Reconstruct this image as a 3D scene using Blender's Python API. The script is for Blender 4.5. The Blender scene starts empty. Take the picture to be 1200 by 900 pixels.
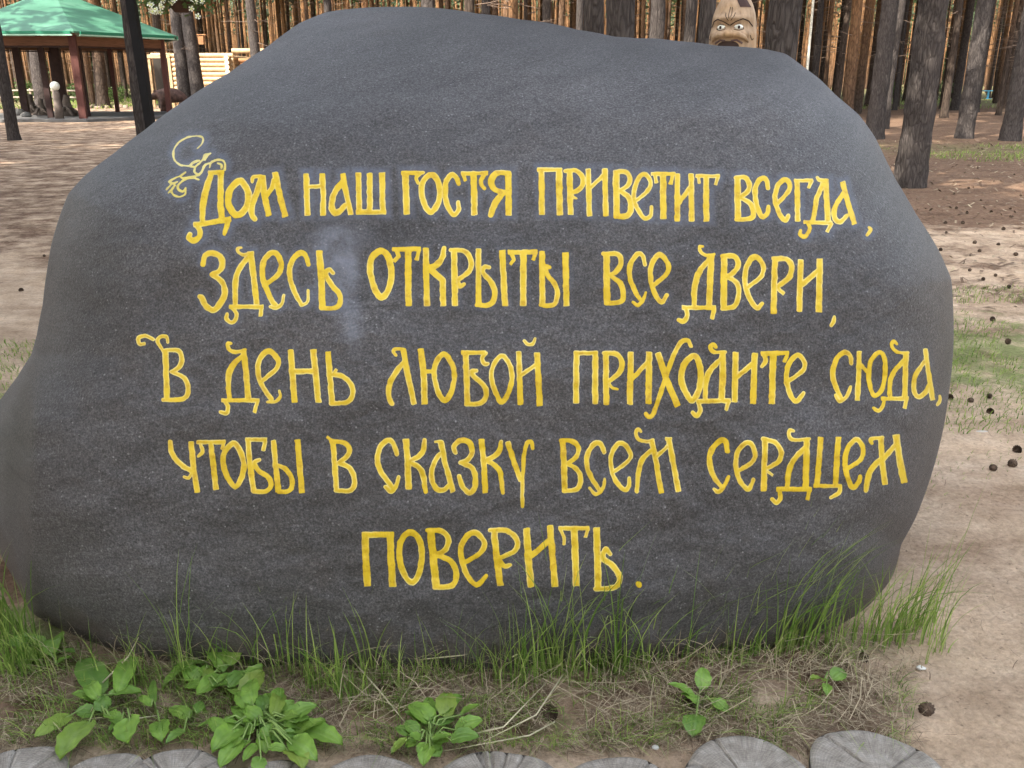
import bpy, math, random
import numpy as np
from mathutils import Vector, Matrix
random.seed(7); rng = np.random.default_rng(7)
sc = bpy.context.scene
col = sc.collection

# ------------------------------------------------------------ camera, sky, sun, exposure
F = 1067.0; PITCH = math.radians(18.6); CH = 1.6
cd = bpy.data.cameras.new('camera'); cam = bpy.data.objects.new('camera', cd); col.objects.link(cam)
cam.location = (0, 0, CH); cam.rotation_euler = (math.radians(90) - PITCH, 0, 0)
cd.sensor_width = 36; cd.lens = 36 * F / 1200; cd.clip_end = 2000; cd.clip_start = 0.05
sc.camera = cam
SUN_EL, SUN_AZ = math.radians(44), math.radians(222)      # azimuth clockwise from +Y: behind the viewer, to the left
SUN = Vector((math.sin(SUN_AZ)*math.cos(SUN_EL), math.cos(SUN_AZ)*math.cos(SUN_EL), math.sin(SUN_EL)))
w = bpy.data.worlds.new('World'); sc.world = w; w.use_nodes = True
nt = w.node_tree; bg = nt.nodes['Background']
sky = nt.nodes.new('ShaderNodeTexSky'); sky.sky_type = 'NISHITA'; sky.sun_disc = False
sky.sun_elevation = SUN_EL; sky.sun_rotation = SUN_AZ; sky.air_density = 1.0; sky.dust_density = 3.0; sky.ozone_density = 0.6
hs = nt.nodes.new('ShaderNodeHueSaturation'); hs.inputs['Saturation'].default_value = .42
nt.links.new(sky.outputs[0], hs.inputs['Color']); nt.links.new(hs.outputs[0], bg.inputs[0]); bg.inputs[1].default_value = 0.15
sd = bpy.data.lights.new('sun', 'SUN'); sd.energy = 2.0; sd.angle = math.radians(0.5); sd.color = (1.0, 0.93, 0.82)
sun = bpy.data.objects.new('sun', sd); col.objects.link(sun)
sun.rotation_euler = SUN.to_track_quat('Z', 'Y').to_euler(); sun.location = (-10, -10, 30)
sc.view_settings.view_transform = 'Standard'; sc.view_settings.look = 'None'
sc.view_settings.exposure = 2.75; sc.view_settings.gamma = 1.0
sc.render.engine = 'CYCLES'
try:
    sc.cycles.use_denoising = True
    sc.cycles.max_bounces = 5
except Exception: pass

# ------------------------------------------------------------ helpers
def ray(px, py):
    u = (px - 600) / F; v = (450 - py) / F
    c, s = math.cos(PITCH), math.sin(PITCH)
    return u, c + v * s, -s + v * c
def at(px, py, Y):
    x, y, z = ray(px, py); t = Y / y
    return Vector((x * t, Y, CH + z * t))
def ground(px, py, z=0.0):
    x, y, dz = ray(px, py); t = (z - CH) / dz
    return Vector((x * t, y * t, z))

def hash3(i, j, k, seed=0):
    n = (i * 374761393 + j * 668265263 + k * 2147483647 + seed * 144665) & 0xffffffff
    n = ((n ^ (n >> 13)) * 1274126177) & 0xffffffff
    n = (n ^ (n >> 16)) & 0xffffffff
    return n / 4294967295.0
def vnoise(x, y, z=0.0, seed=0):
    x = np.asarray(x, float); y = np.asarray(y, float); z = np.zeros_like(x) + z
    xi, yi, zi = np.floor(x).astype(np.int64), np.floor(y).astype(np.int64), np.floor(z).astype(np.int64)
    fx, fy, fz = x - xi, y - yi, z - zi
    fx, fy, fz = [f * f * (3 - 2 * f) for f in (fx, fy, fz)]
    r = 0
    for a in (0, 1):
        for b in (0, 1):
            for c in (0, 1):
                wgt = (fx if a else 1 - fx) * (fy if b else 1 - fy) * (fz if c else 1 - fz)
                r = r + wgt * hash3(xi + a, yi + b, zi + c, seed)
    return r * 2 - 1
def fbm(x, y, z=0.0, o=3, seed=0):
    r = 0; a = 1.0; x = np.asarray(x, float); y = np.asarray(y, float)
    for k in range(o):
        r = r + a * vnoise(x * 2 ** k, y * 2 ** k, np.asarray(z, float) * 2 ** k, seed + k); a *= 0.5
    return r

def mesh_obj(name, verts, faces, m=None, parent=None, smooth=False, loc=None):
    me = bpy.data.meshes.new(name)
    if isinstance(verts, np.ndarray): verts = verts.tolist()
    if isinstance(faces, np.ndarray): faces = faces.tolist()
    me.from_pydata(verts, [], faces)
    if smooth: me.polygons.foreach_set('use_smooth', [True] * len(me.polygons))
    if m: me.materials.append(m)
    me.update()
    o = bpy.data.objects.new(name, me); col.objects.link(o)
    if parent: o.parent = parent
    if loc is not None: o.location = loc
    return o
def attr(o, name, vals):
    a = o.data.attributes.new(name, 'FLOAT', 'POINT'); a.data.foreach_set('value', np.asarray(vals, dtype=np.float32))
def tag(o, label=None, cat=None, group=None, kind=None):
    if label: o['label'] = label
    if cat: o['category'] = cat
    if group: o['group'] = group
    if kind: o['kind'] = kind
    return o
def empty(name, loc=(0, 0, 0), label=None, cat=None, group=None, rz=0):
    o = bpy.data.objects.new(name, None); col.objects.link(o); o.location = loc; o.rotation_euler = (0, 0, rz)
    o.empty_display_size = 0.1
    return tag(o, label, cat, group)
def share(name, src, parent=None, loc=(0, 0, 0), rot=(0, 0, 0), scale=(1, 1, 1)):
    me = src.data if hasattr(src, 'data') else src
    o = bpy.data.objects.new(name, me); col.objects.link(o); o.location = loc; o.rotation_euler = rot; o.scale = scale
    if parent: o.parent = parent
    return o

class MB:
    def __init__(s): s.v = []; s.f = []
    def box(s, c, d, rz=0.0, top=1.0):
        n = len(s.v); cr, sr = math.cos(rz), math.sin(rz)
        for k in (-1, 1):
            q = top if k > 0 else 1
            for a, b in ((-1, -1), (1, -1), (1, 1), (-1, 1)):
                x, y = a * d[0] / 2 * q, b * d[1] / 2 * q
                s.v.append((c[0] + x * cr - y * sr, c[1] + x * sr + y * cr, c[2] + k * d[2] / 2))
        s.f += [(n, n+3, n+2, n+1), (n+4, n+5, n+6, n+7)] + [(n+i, n+(i+1) % 4, n+4+(i+1) % 4, n+4+i) for i in range(4)]
        return s
    def tube(s, pts, r, n=8, cap=True):
        pts = [Vector(p) for p in pts]; L = len(pts)
        if not hasattr(r, '__len__'): r = [r] * L
        b0 = len(s.v)
        up = Vector((0, 0, 1))
        for i, p in enumerate(pts):
            t = (pts[min(i+1, L-1)] - pts[max(i-1, 0)]).normalized()
            a = t.cross(up if abs(t.z) < .9 else Vector((1, 0, 0))).normalized(); b = t.cross(a)
            for k in range(n):
                th = 2 * math.pi * k / n
                s.v.append(tuple(p + (a * math.cos(th) + b * math.sin(th)) * r[i]))
        for i in range(L - 1):
            for k in range(n):
                k2 = (k + 1) % n
                s.f.append((b0+i*n+k, b0+i*n+k2, b0+(i+1)*n+k2, b0+(i+1)*n+k))
        if cap:
            s.f.append(tuple(b0 + k for k in range(n))[::-1]); s.f.append(tuple(b0 + (L-1)*n + k for k in range(n)))
        return s
    def ball(s, c, rad, nu=12, nv=8, rot=None):
        b0 = len(s.v); R = rot or Matrix.Identity(3)
        for j in range(nv + 1):
            ph = math.pi * j / nv
            for i in range(nu):
                th = 2 * math.pi * i / nu
                p = Vector((rad[0]*math.sin(ph)*math.cos(th), rad[1]*math.sin(ph)*math.sin(th), rad[2]*math.cos(ph)))
                s.v.append(tuple(Vector(c) + R @ p))
        for j in range(nv):
            for i in range(nu):
                i2 = (i + 1) % nu
                s.f.append((b0+j*nu+i, b0+(j+1)*nu+i, b0+(j+1)*nu+i2, b0+j*nu+i2))
        return s
    def build(s, name, m, parent=None, smooth=False, loc=None):
        return mesh_obj(name, s.v, s.f, m, parent, smooth, loc)

# ------------------------------------------------------------ materials
class Mat:
    def __init__(s, name, rough=0.85, spec=0.3):
        s.m = bpy.data.materials.new(name); s.m.use_nodes = True; s.t = s.m.node_tree
        s.b = s.t.nodes['Principled BSDF']; s.b.inputs['Roughness'].default_value = rough
        s.b.inputs['Specular IOR Level'].default_value = spec
        s.tc = s.n('ShaderNodeTexCoord')
    def n(s, t, **k):
        x = s.t.nodes.new(t)
        for a, b in k.items(): setattr(x, a, b)
        return x
    def l(s, a, b): s.t.links.new(a, b)
    def mapping(s, scale=(1, 1, 1), coord='Object', rot=(0, 0, 0), loc=(0, 0, 0)):
        mp = s.n('ShaderNodeMapping'); mp.inputs['Scale'].default_value = scale; mp.inputs['Rotation'].default_value = rot
        mp.inputs['Location'].default_value = loc
        if coord == 'World':
            g = s.n('ShaderNodeNewGeometry'); s.l(g.outputs['Position'], mp.inputs[0])
        else: s.l(s.tc.outputs[coord], mp.inputs[0])
        return mp.outputs[0]
    def noise(s, vec, scale=5, detail=4, rough=.55, dist=0):
        x = s.n('ShaderNodeTexNoise'); x.inputs['Scale'].default_value = scale; x.inputs['Detail'].default_value = detail
        x.inputs['Roughness'].default_value = rough; x.inputs['Distortion'].default_value = dist
        s.l(vec, x.inputs['Vector']); return x.outputs[0]
    def voro(s, vec, scale=5, feature='F1', out=0, rnd=1):
        x = s.n('ShaderNodeTexVoronoi'); x.feature = feature; x.inputs['Scale'].default_value = scale
        x.inputs['Randomness'].default_value = rnd
        s.l(vec, x.inputs['Vector']); return x.outputs[out]
    def ramp(s, v, stops):
        x = s.n('ShaderNodeValToRGB'); e = x.color_ramp.elements
        while len(e) < len(stops): e.new(0.5)
        for i, (p, c) in enumerate(stops):
            e[i].position = p
            e[i].color = (c, c, c, 1) if not hasattr(c, '__len__') else (c[0], c[1], c[2], 1)
        s.l(v, x.inputs[0]); return x.outputs[0]
    def mix(s, f, a, b, mode='MIX'):
        x = s.n('ShaderNodeMix'); x.data_type = 'RGBA'; x.blend_type = mode
        for sock, v in ((x.inputs[0], f), (x.inputs[6], a), (x.inputs[7], b)):
            if hasattr(v, 'links') or hasattr(v, 'is_linked'): s.l(v, sock)
            elif hasattr(v, '__len__'): sock.default_value = (v[0], v[1], v[2], 1)
            else: sock.default_value = v
        return x.outputs[2]
    def math(s, op, a, b=None, c=None, clamp=False):
        x = s.n('ShaderNodeMath', operation=op, use_clamp=clamp)
        for i, v in enumerate((a, b, c)):
            if v is None: continue
            if hasattr(v, 'is_linked'): s.l(v, x.inputs[i])
            else: x.inputs[i].default_value = v
        return x.outputs[0]
    def attr(s, name, out='Fac'):
        x = s.n('ShaderNodeAttribute'); x.attribute_name = name; return x.outputs[out]
    def bump(s, h, strength=.5, dist=.01, prev=None):
        x = s.n('ShaderNodeBump'); x.inputs['Strength'].default_value = strength; x.inputs['Distance'].default_value = dist
        s.l(h, x.inputs['Height'])
        if prev: s.l(prev, x.inputs['Normal'])
        return x.outputs[0]
    def out(s, c, normal=None, rough=None):
        if hasattr(c, 'is_linked'): s.l(c, s.b.inputs['Base Color'])
        else: s.b.inputs['Base Color'].default_value = (c[0], c[1], c[2], 1)
        if normal: s.l(normal, s.b.inputs['Normal'])
        if rough is not None:
            if hasattr(rough, 'is_linked'): s.l(rough, s.b.inputs['Roughness'])
            else: s.b.inputs['Roughness'].default_value = rough
        return s.m
def simple(name, c, rough=.7, var=.25, scale=20, spec=.3, bump=0.0, stretch=(1, 1, 1), emit=0):
    M = Mat(name, rough, spec); v = M.mapping(stretch)
    n = M.noise(v, scale, 5)
    c = Vector(c)
    cc = M.ramp(n, [(.3, tuple(c * (1 - var))), (.7, tuple(c * (1 + var)))])
    return M.out(cc, M.bump(n, bump, .01) if bump else None)

def m_rock():
    M = Mat('dark_granite', .55, .36)
    v = M.mapping()
    big = M.noise(v, 1.6, 5, .6)
    c = M.ramp(big, [(.3, (.054, .052, .0535)), (.5, (.068, .066, .068)), (.72, (.086, .083, .0855))])
    # faint brown stains
    br = M.ramp(M.noise(v, 3.1, 4, .6), [(.58, 0), (.75, .55)])
    c = M.mix(br, c, (.050, .040, .034))
    # fine salt-and-pepper grain
    g = M.noise(v, 170, 6, .8)
    gr = M.ramp(g, [(.36, .42), (.5, .95), (.64, 2.0)])
    c = M.mix(1.0, c, gr, 'MULTIPLY')
    c = M.mix(1.0, c, M.ramp(M.noise(v, 62, 5, .8), [(.34, .8), (.5, 1), (.66, 1.22)]), 'MULTIPLY')
    # diagonal foliation
    rv = M.n('ShaderNodeMapping'); rv.inputs['Scale'].default_value = (1.0, 1.2, 11); M.l(M.mapping(rot=(0, math.radians(17), 0)), rv.inputs[0]); fv = rv.outputs[0]
    fo = M.noise(fv, 2.2, 5, .65, .6)
    c = M.mix(1.0, c, M.ramp(fo, [(.35, .87), (.6, 1.09)]), 'MULTIPLY')
    # soil splashed on the foot of the stone
    sz = M.n('ShaderNodeSeparateXYZ'); M.l(v, sz.inputs[0])
    so = M.math('ADD', sz.outputs[2], M.math('MULTIPLY', M.math('SUBTRACT', M.noise(v, 6, 6, .75), .5), .5))
    c = M.mix(M.ramp(so, [(.0, .65), (.17, 0)]), c, (.085, .066, .05))
    # thin pale scratches and a few hairline cracks, running along the grain of the stone
    lv = M.n('ShaderNodeMapping'); lv.inputs['Scale'].default_value = (.9, 1, 7); M.l(M.mapping(rot=(0, math.radians(12), 0)), lv.inputs[0])
    ln = M.voro(M.mix(.06, lv.outputs[0], M.noise(v, 5, 4), 'ADD'), 1.7, 'DISTANCE_TO_EDGE')
    hair = M.math('MULTIPLY', M.ramp(ln, [(.0, 1), (.012, 0)]), M.ramp(M.noise(v, 2.3, 3), [(.52, 0), (.62, .6)]))
    c = M.mix(hair, c, (.022, .021, .021))
    # pale mineral flecks
    vo = M.n('ShaderNodeTexVoronoi'); vo.inputs['Scale'].default_value = 110; M.l(v, vo.inputs['Vector'])
    sel = M.ramp(M.math('FRACT', M.math('MULTIPLY', vo.outputs['Color'], 7.31)), [(.86, 0), (.9, 1)])
    fl = M.math('MULTIPLY', M.ramp(M.math('DIVIDE', vo.outputs['Distance'], M.math('ADD', .35, M.math('MULTIPLY', M.math('FRACT', M.math('MULTIPLY', vo.outputs['Color'], 3.7)), 1.1))), [(.10, 1), (.26, 0)]), sel)
    c = M.mix(M.math('MULTIPLY', fl, .75), c, (.27, .27, .275))
    # bluish grey underpaint smudges round the letters and the pale bluish smear
    h = M.attr('halo'); hn = M.noise(v, 28, 4, .7)
    hm = M.math('MULTIPLY', h, M.ramp(hn, [(.3, .35), (.65, 1)]))
    c = M.mix(hm, c, (.115, .128, .165))
    s = M.attr('smear'); sn = M.noise(v, 11, 6, .7)
    sm = M.math('MULTIPLY', s, M.ramp(sn, [(.35, .1), (.7, 1)]))
    c = M.mix(sm, c, (.26, .28, .34))
    M.b.inputs['Sheen Weight'].default_value = .0; M.b.inputs['Sheen Roughness'].default_value = .45; M.b.inputs['Sheen Tint'].default_value = (.9, .93, 1, 1)
    n1 = M.bump(M.noise(v, 90, 8, .75), .7, .007)
    n2 = M.bump(fo, .35, .012, n1)
    pit = M.ramp(M.voro(v, 38), [(.0, 0), (.12, 1)])
    n3 = M.bump(pit, .25, .004, n2)
    return M.out(c, n3, M.ramp(g, [(.3, .62), (.7, .42)]))
def m_paint(name, base, dark, pale):
    M = Mat(name, .5, .4); v = M.mapping()
    n = M.noise(v, 40, 5, .65)
    c = M.ramp(n, [(.3, dark), (.48, base), (.8, base)])
    c = M.mix(M.math('MULTIPLY', M.attr('edge'), M.ramp(M.noise(v, 9, 2), [(.42, 0), (.56, .75)])), c, pale)
    c = M.mix(M.math('MULTIPLY', M.attr('edge'), M.ramp(M.noise(v, 13, 2), [(.5, 0), (.62, .6)])), c, dark)
    wear = M.ramp(M.noise(v, 150, 4, .8), [(.27, .6), (.36, 0)])
    c = M.mix(wear, c, (.10, .09, .075))
    strk = M.noise(M.mapping((6, 6, 1)), 40, 3)
    nb = M.bump(strk, .3, .003, M.bump(M.noise(v, 110, 6, .75), .5, .003))
    return M.out(c, nb)
def m_ground():
    M = Mat('forest_ground', .95, .1); v = M.mapping(coord='World')
    sx = M.n('ShaderNodeSeparateXYZ'); M.l(v, sx.inputs[0]); X, Y = sx.outputs[0], sx.outputs[1]
    n1 = M.noise(v, .55, 6, .6); n2 = M.noise(v, 3.5, 6, .65); n3 = M.noise(v, 45, 8, .8)
    sand = M.ramp(n2, [(.3, (.36, .262, .175)), (.5, (.47, .352, .245)), (.7, (.54, .42, .305))])
    litter = M.ramp(M.noise(v, 14, 8, .75), [(.3, (.075, .045, .03)), (.5, (.155, .097, .063)), (.72, (.27, .185, .125))])
    grass = M.ramp(n2, [(.3, (.10, .14, .04)), (.7, (.19, .23, .08))])
    lm = M.attr('litter'); gm = M.attr('green')
    lmm = M.ramp(M.math('ADD', lm, M.math('MULTIPLY', M.math('SUBTRACT', M.noise(v, 2.4, 7, .7), .5), 1.5)), [(.35, 0), (.65, 1)])
    gmm = M.ramp(M.math('ADD', gm, M.math('MULTIPLY', M.math('SUBTRACT', M.noise(v, 4.0, 7, .75), .5), 1.7)), [(.42, 0), (.75, .8)])
    c = M.mix(lmm, sand, litter); c = M.mix(gmm, c, grass)
    # lighter and darker streaks lying across the clearing
    st = M.noise(M.mapping((.55, 1.5, 1), coord='World'), 1.5, 8, .72)
    c = M.mix(1.0, c, M.ramp(st, [(.32, (.66, .62, .60)), (.5, (1, 1, 1)), (.7, (1.22, 1.2, 1.17))]), 'MULTIPLY')
    c = M.mix(1.0, c, M.ramp(n3, [(.3, .62), (.5, 1), (.7, 1.3)]), 'MULTIPLY')
    crumbs = M.ramp(M.voro(v, 26), [(.07, 1), (.13, 0)])
    c = M.mix(M.math('MULTIPLY', crumbs, .55), c, (.07, .05, .038))
    b = M.bump(n3, .6, .012, M.bump(M.noise(v, 9, 6, .7), .7, .05))
    return M.out(c, b)
def m_bark(name, low, high, z0=3.5, z1=9.0, scale=1.0):
    M = Mat(name, .95, .1); v = M.mapping((1, 1, .22)); oi = M.n('ShaderNodeObjectInfo')
    ad = M.n('ShaderNodeVectorMath', operation='ADD'); M.l(v, ad.inputs[0])
    sc_ = M.n('ShaderNodeVectorMath', operation='SCALE'); cmb = M.n('ShaderNodeCombineXYZ')
    for i in range(3): M.l(oi.outputs['Random'], cmb.inputs[i])
    M.l(cmb.outputs[0], sc_.inputs[0]); sc_.inputs['Scale'].default_value = 37.0; M.l(sc_.outputs[0], ad.inputs[1]); v = ad.outputs[0]
    dn = M.n('ShaderNodeTexNoise'); dn.inputs['Scale'].default_value = 9 * scale; M.l(v, dn.inputs['Vector'])
    v2 = M.mix(.12, v, dn.outputs['Color'], 'ADD')
    vo = M.voro(v2, 24 * scale, 'DISTANCE_TO_EDGE')
    pl = M.ramp(vo, [(.0, .55), (.2, 1)])
    n = M.noise(v, 22 * scale, 7, .75)
    sz = M.n('ShaderNodeSeparateXYZ'); M.l(M.tc.outputs['Object'], sz.inputs[0])
    hz = M.math('ADD', sz.outputs[2], M.math('MULTIPLY', M.math('SUBTRACT', oi.outputs['Random'], .5), 7))
    f = M.ramp(M.math('DIVIDE', M.math('SUBTRACT', hz, z0), z1 - z0, clamp=True), [(0, 0), (1, 1)])
    lo = M.ramp(n, [(.3, tuple(x * .55 for x in low)), (.6, low), (.8, tuple(min(1, x * 1.7) for x in low))])
    hi = M.ramp(n, [(.3, tuple(x * .6 for x in high)), (.6, high), (.8, tuple(min(1, x * 1.35) for x in high))])
    c = M.mix(f, lo, hi); c = M.mix(1.0, c, pl, 'MULTIPLY')
    b = M.bump(pl, .7, .03, M.bump(n, .8, .02))
    return M.out(c, b)
def m_leaf(name, a, b, scale=3, trans=.25, rough=.55, att=None):
    M = Mat(name, rough, .35)
    oi = M.n('ShaderNodeObjectInfo')
    n = M.noise(M.mapping(), scale, 3)
    src = M.attr(att) if att else n
    c = M.ramp(src, [(.25, a), (.75, b)])
    if att: c = M.mix(1.0, c, M.ramp(n, [(.3, .8), (.7, 1.2)]), 'MULTIPLY')
    tr = M.n('ShaderNodeBsdfTranslucent'); M.l(c, tr.inputs[0])
    mx = M.n('ShaderNodeMixShader'); mx.inputs[0].default_value = trans
    M.out(c); M.l(M.b.outputs[0], mx.inputs[1]); M.l(tr.outputs[0], mx.inputs[2])
    M.l(mx.outputs[0], M.t.nodes['Material Output'].inputs[0])
    return M.m
def m_plantain():
    M = Mat('plantain_leaf', .45, .45); oi = M.n('ShaderNodeObjectInfo')
    n = M.noise(M.mapping(), 30, 4)
    vein = M.attr('vein')
    c = M.ramp(n, [(.3, (.13, .26, .035)), (.7, (.25, .42, .065))])
    c = M.mix(M.math('MULTIPLY', vein, .35), c, (.26, .38, .12))
    c = M.mix(M.ramp(oi.outputs['Random'], [(.8, 0), (1, .5)]), c, (.25, .27, .05))
    c = M.mix(M.ramp(oi.outputs['Random'], [(0, .45), (.3, 0)]), c, (.045, .12, .03))
    tr = M.n('ShaderNodeBsdfTranslucent'); M.l(c, tr.inputs[0])
    mx = M.n('ShaderNodeMixShader'); mx.inputs[0].default_value = .25
    M.out(c, M.bump(vein, .5, .002, M.bump(n, .4, .003))); M.l(M.b.outputs[0], mx.inputs[1]); M.l(tr.outputs[0], mx.inputs[2])
    M.l(mx.outputs[0], M.t.nodes['Material Output'].inputs[0])
    return M.m
def m_logtop():
    M = Mat('weathered_log_end', .9, .15); v = M.mapping()
    sx = M.n('ShaderNodeSeparateXYZ'); M.l(v, sx.inputs[0]); X, Y = sx.outputs[0], sx.outputs[1]
    r = M.math('SQRT', M.math('ADD', M.math('MULTIPLY', X, X), M.math('MULTIPLY', Y, Y)))
    wob = M.noise(v, 9, 4); oi = M.n('ShaderNodeObjectInfo')
    ring = M.math('SINE', M.math('ADD', M.math('MULTIPLY', r, 900), M.math('MULTIPLY', wob, 38)))
    ang = M.math('ARCTAN2', Y, X)
    cb = M.n('ShaderNodeCombineXYZ'); M.l(M.math('ADD', M.math('MULTIPLY', ang, 12), M.math('MULTIPLY', oi.outputs['Random'], 90)), cb.inputs[0]); M.l(M.math('MULTIPLY', r, 6), cb.inputs[1])
    rad = M.noise(cb.outputs[0], 3.0, 5, .7)
    crack = M.ramp(rad, [(.30, 1), (.335, 0)])
    c = M.ramp(M.noise(v, 24, 7, .75), [(.3, (.18, .158, .132)), (.5, (.29, .262, .225)), (.72, (.41, .38, .335))])
    c = M.mix(1.0, c, M.ramp(ring, [(.0, .92), (1, 1.04)]), 'MULTIPLY')
    c = M.mix(1.0, c, M.ramp(rad, [(.4, .8), (.6, 1.12)]), 'MULTIPLY')
    c = M.mix(M.math('MULTIPLY', crack, .85), c, (.03, .027, .025))
    b = M.bump(ring, .15, .002, M.bump(M.math('SUBTRACT', 1, crack), .8, .008, M.bump(M.noise(v, 90, 6, .75), .6, .004)))
    return M.out(c, b)
def m_roof():
    M = Mat('mint_roof_sheet', .45, .4); v = M.mapping(coord='World')
    n = M.noise(M.mapping((.5, .5, 2), coord='World'), 1.2, 5, .6)
    c = M.ramp(n, [(.3, (.030, .10, .058)), (.55, (.052, .15, .092)), (.8, (.095, .21, .14))])
    return M.out(c, M.bump(n, .2, .02))

ROCK = m_rock()
YEL = m_paint('yellow_paint', (.66, .47, .020), (.50, .31, .010), (.86, .78, .34))
PALE = m_paint('pale_yellow_paint', (.66, .56, .14), (.5, .42, .12), (.78, .72, .34))
GROUND = m_ground()
BARK = m_bark('grey_pine_bark', (.082, .070, .064), (.10, .075, .055), 5, 13)
BARK_FAR = m_bark('orange_pine_bark', (.075, .056, .044), (.27, .145, .07), 2.0, 8.5, .6)
BIRCH = simple('pale_birch_bark', (.62, .60, .50), .7, .3, 9, stretch=(1, 1, 3))
NEEDLE = m_leaf('pine_needles', (.02, .035, .014), (.055, .08, .025), 2, .2)
SHRUB = m_leaf('shrub_leaves', (.035, .065, .015), (.10, .16, .04), 4, .35)
TWIG = simple('dead_branch_wood', (.14, .10, .075), .9)
BLADE = m_leaf('grass_blade', (.12, .22, .035), (.36, .46, .12), 20, .3, .5, 'tint')
STRAW = m_leaf('dry_litter', (.15, .10, .065), (.46, .38, .25), 30, .1, .8, 'tint')
PLANT = m_plantain()
PETIOLE = simple('leaf_stalk', (.22, .32, .09), .5)
LOGTOP = m_logtop()
LOGSIDE = simple('weathered_log_side', (.16, .145, .13), .9, .4, 18, bump=.6, stretch=(1, 1, .2))
CONE = simple('pine_cone_scales', (.085, .058, .04), .9, .5, 60)

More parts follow.
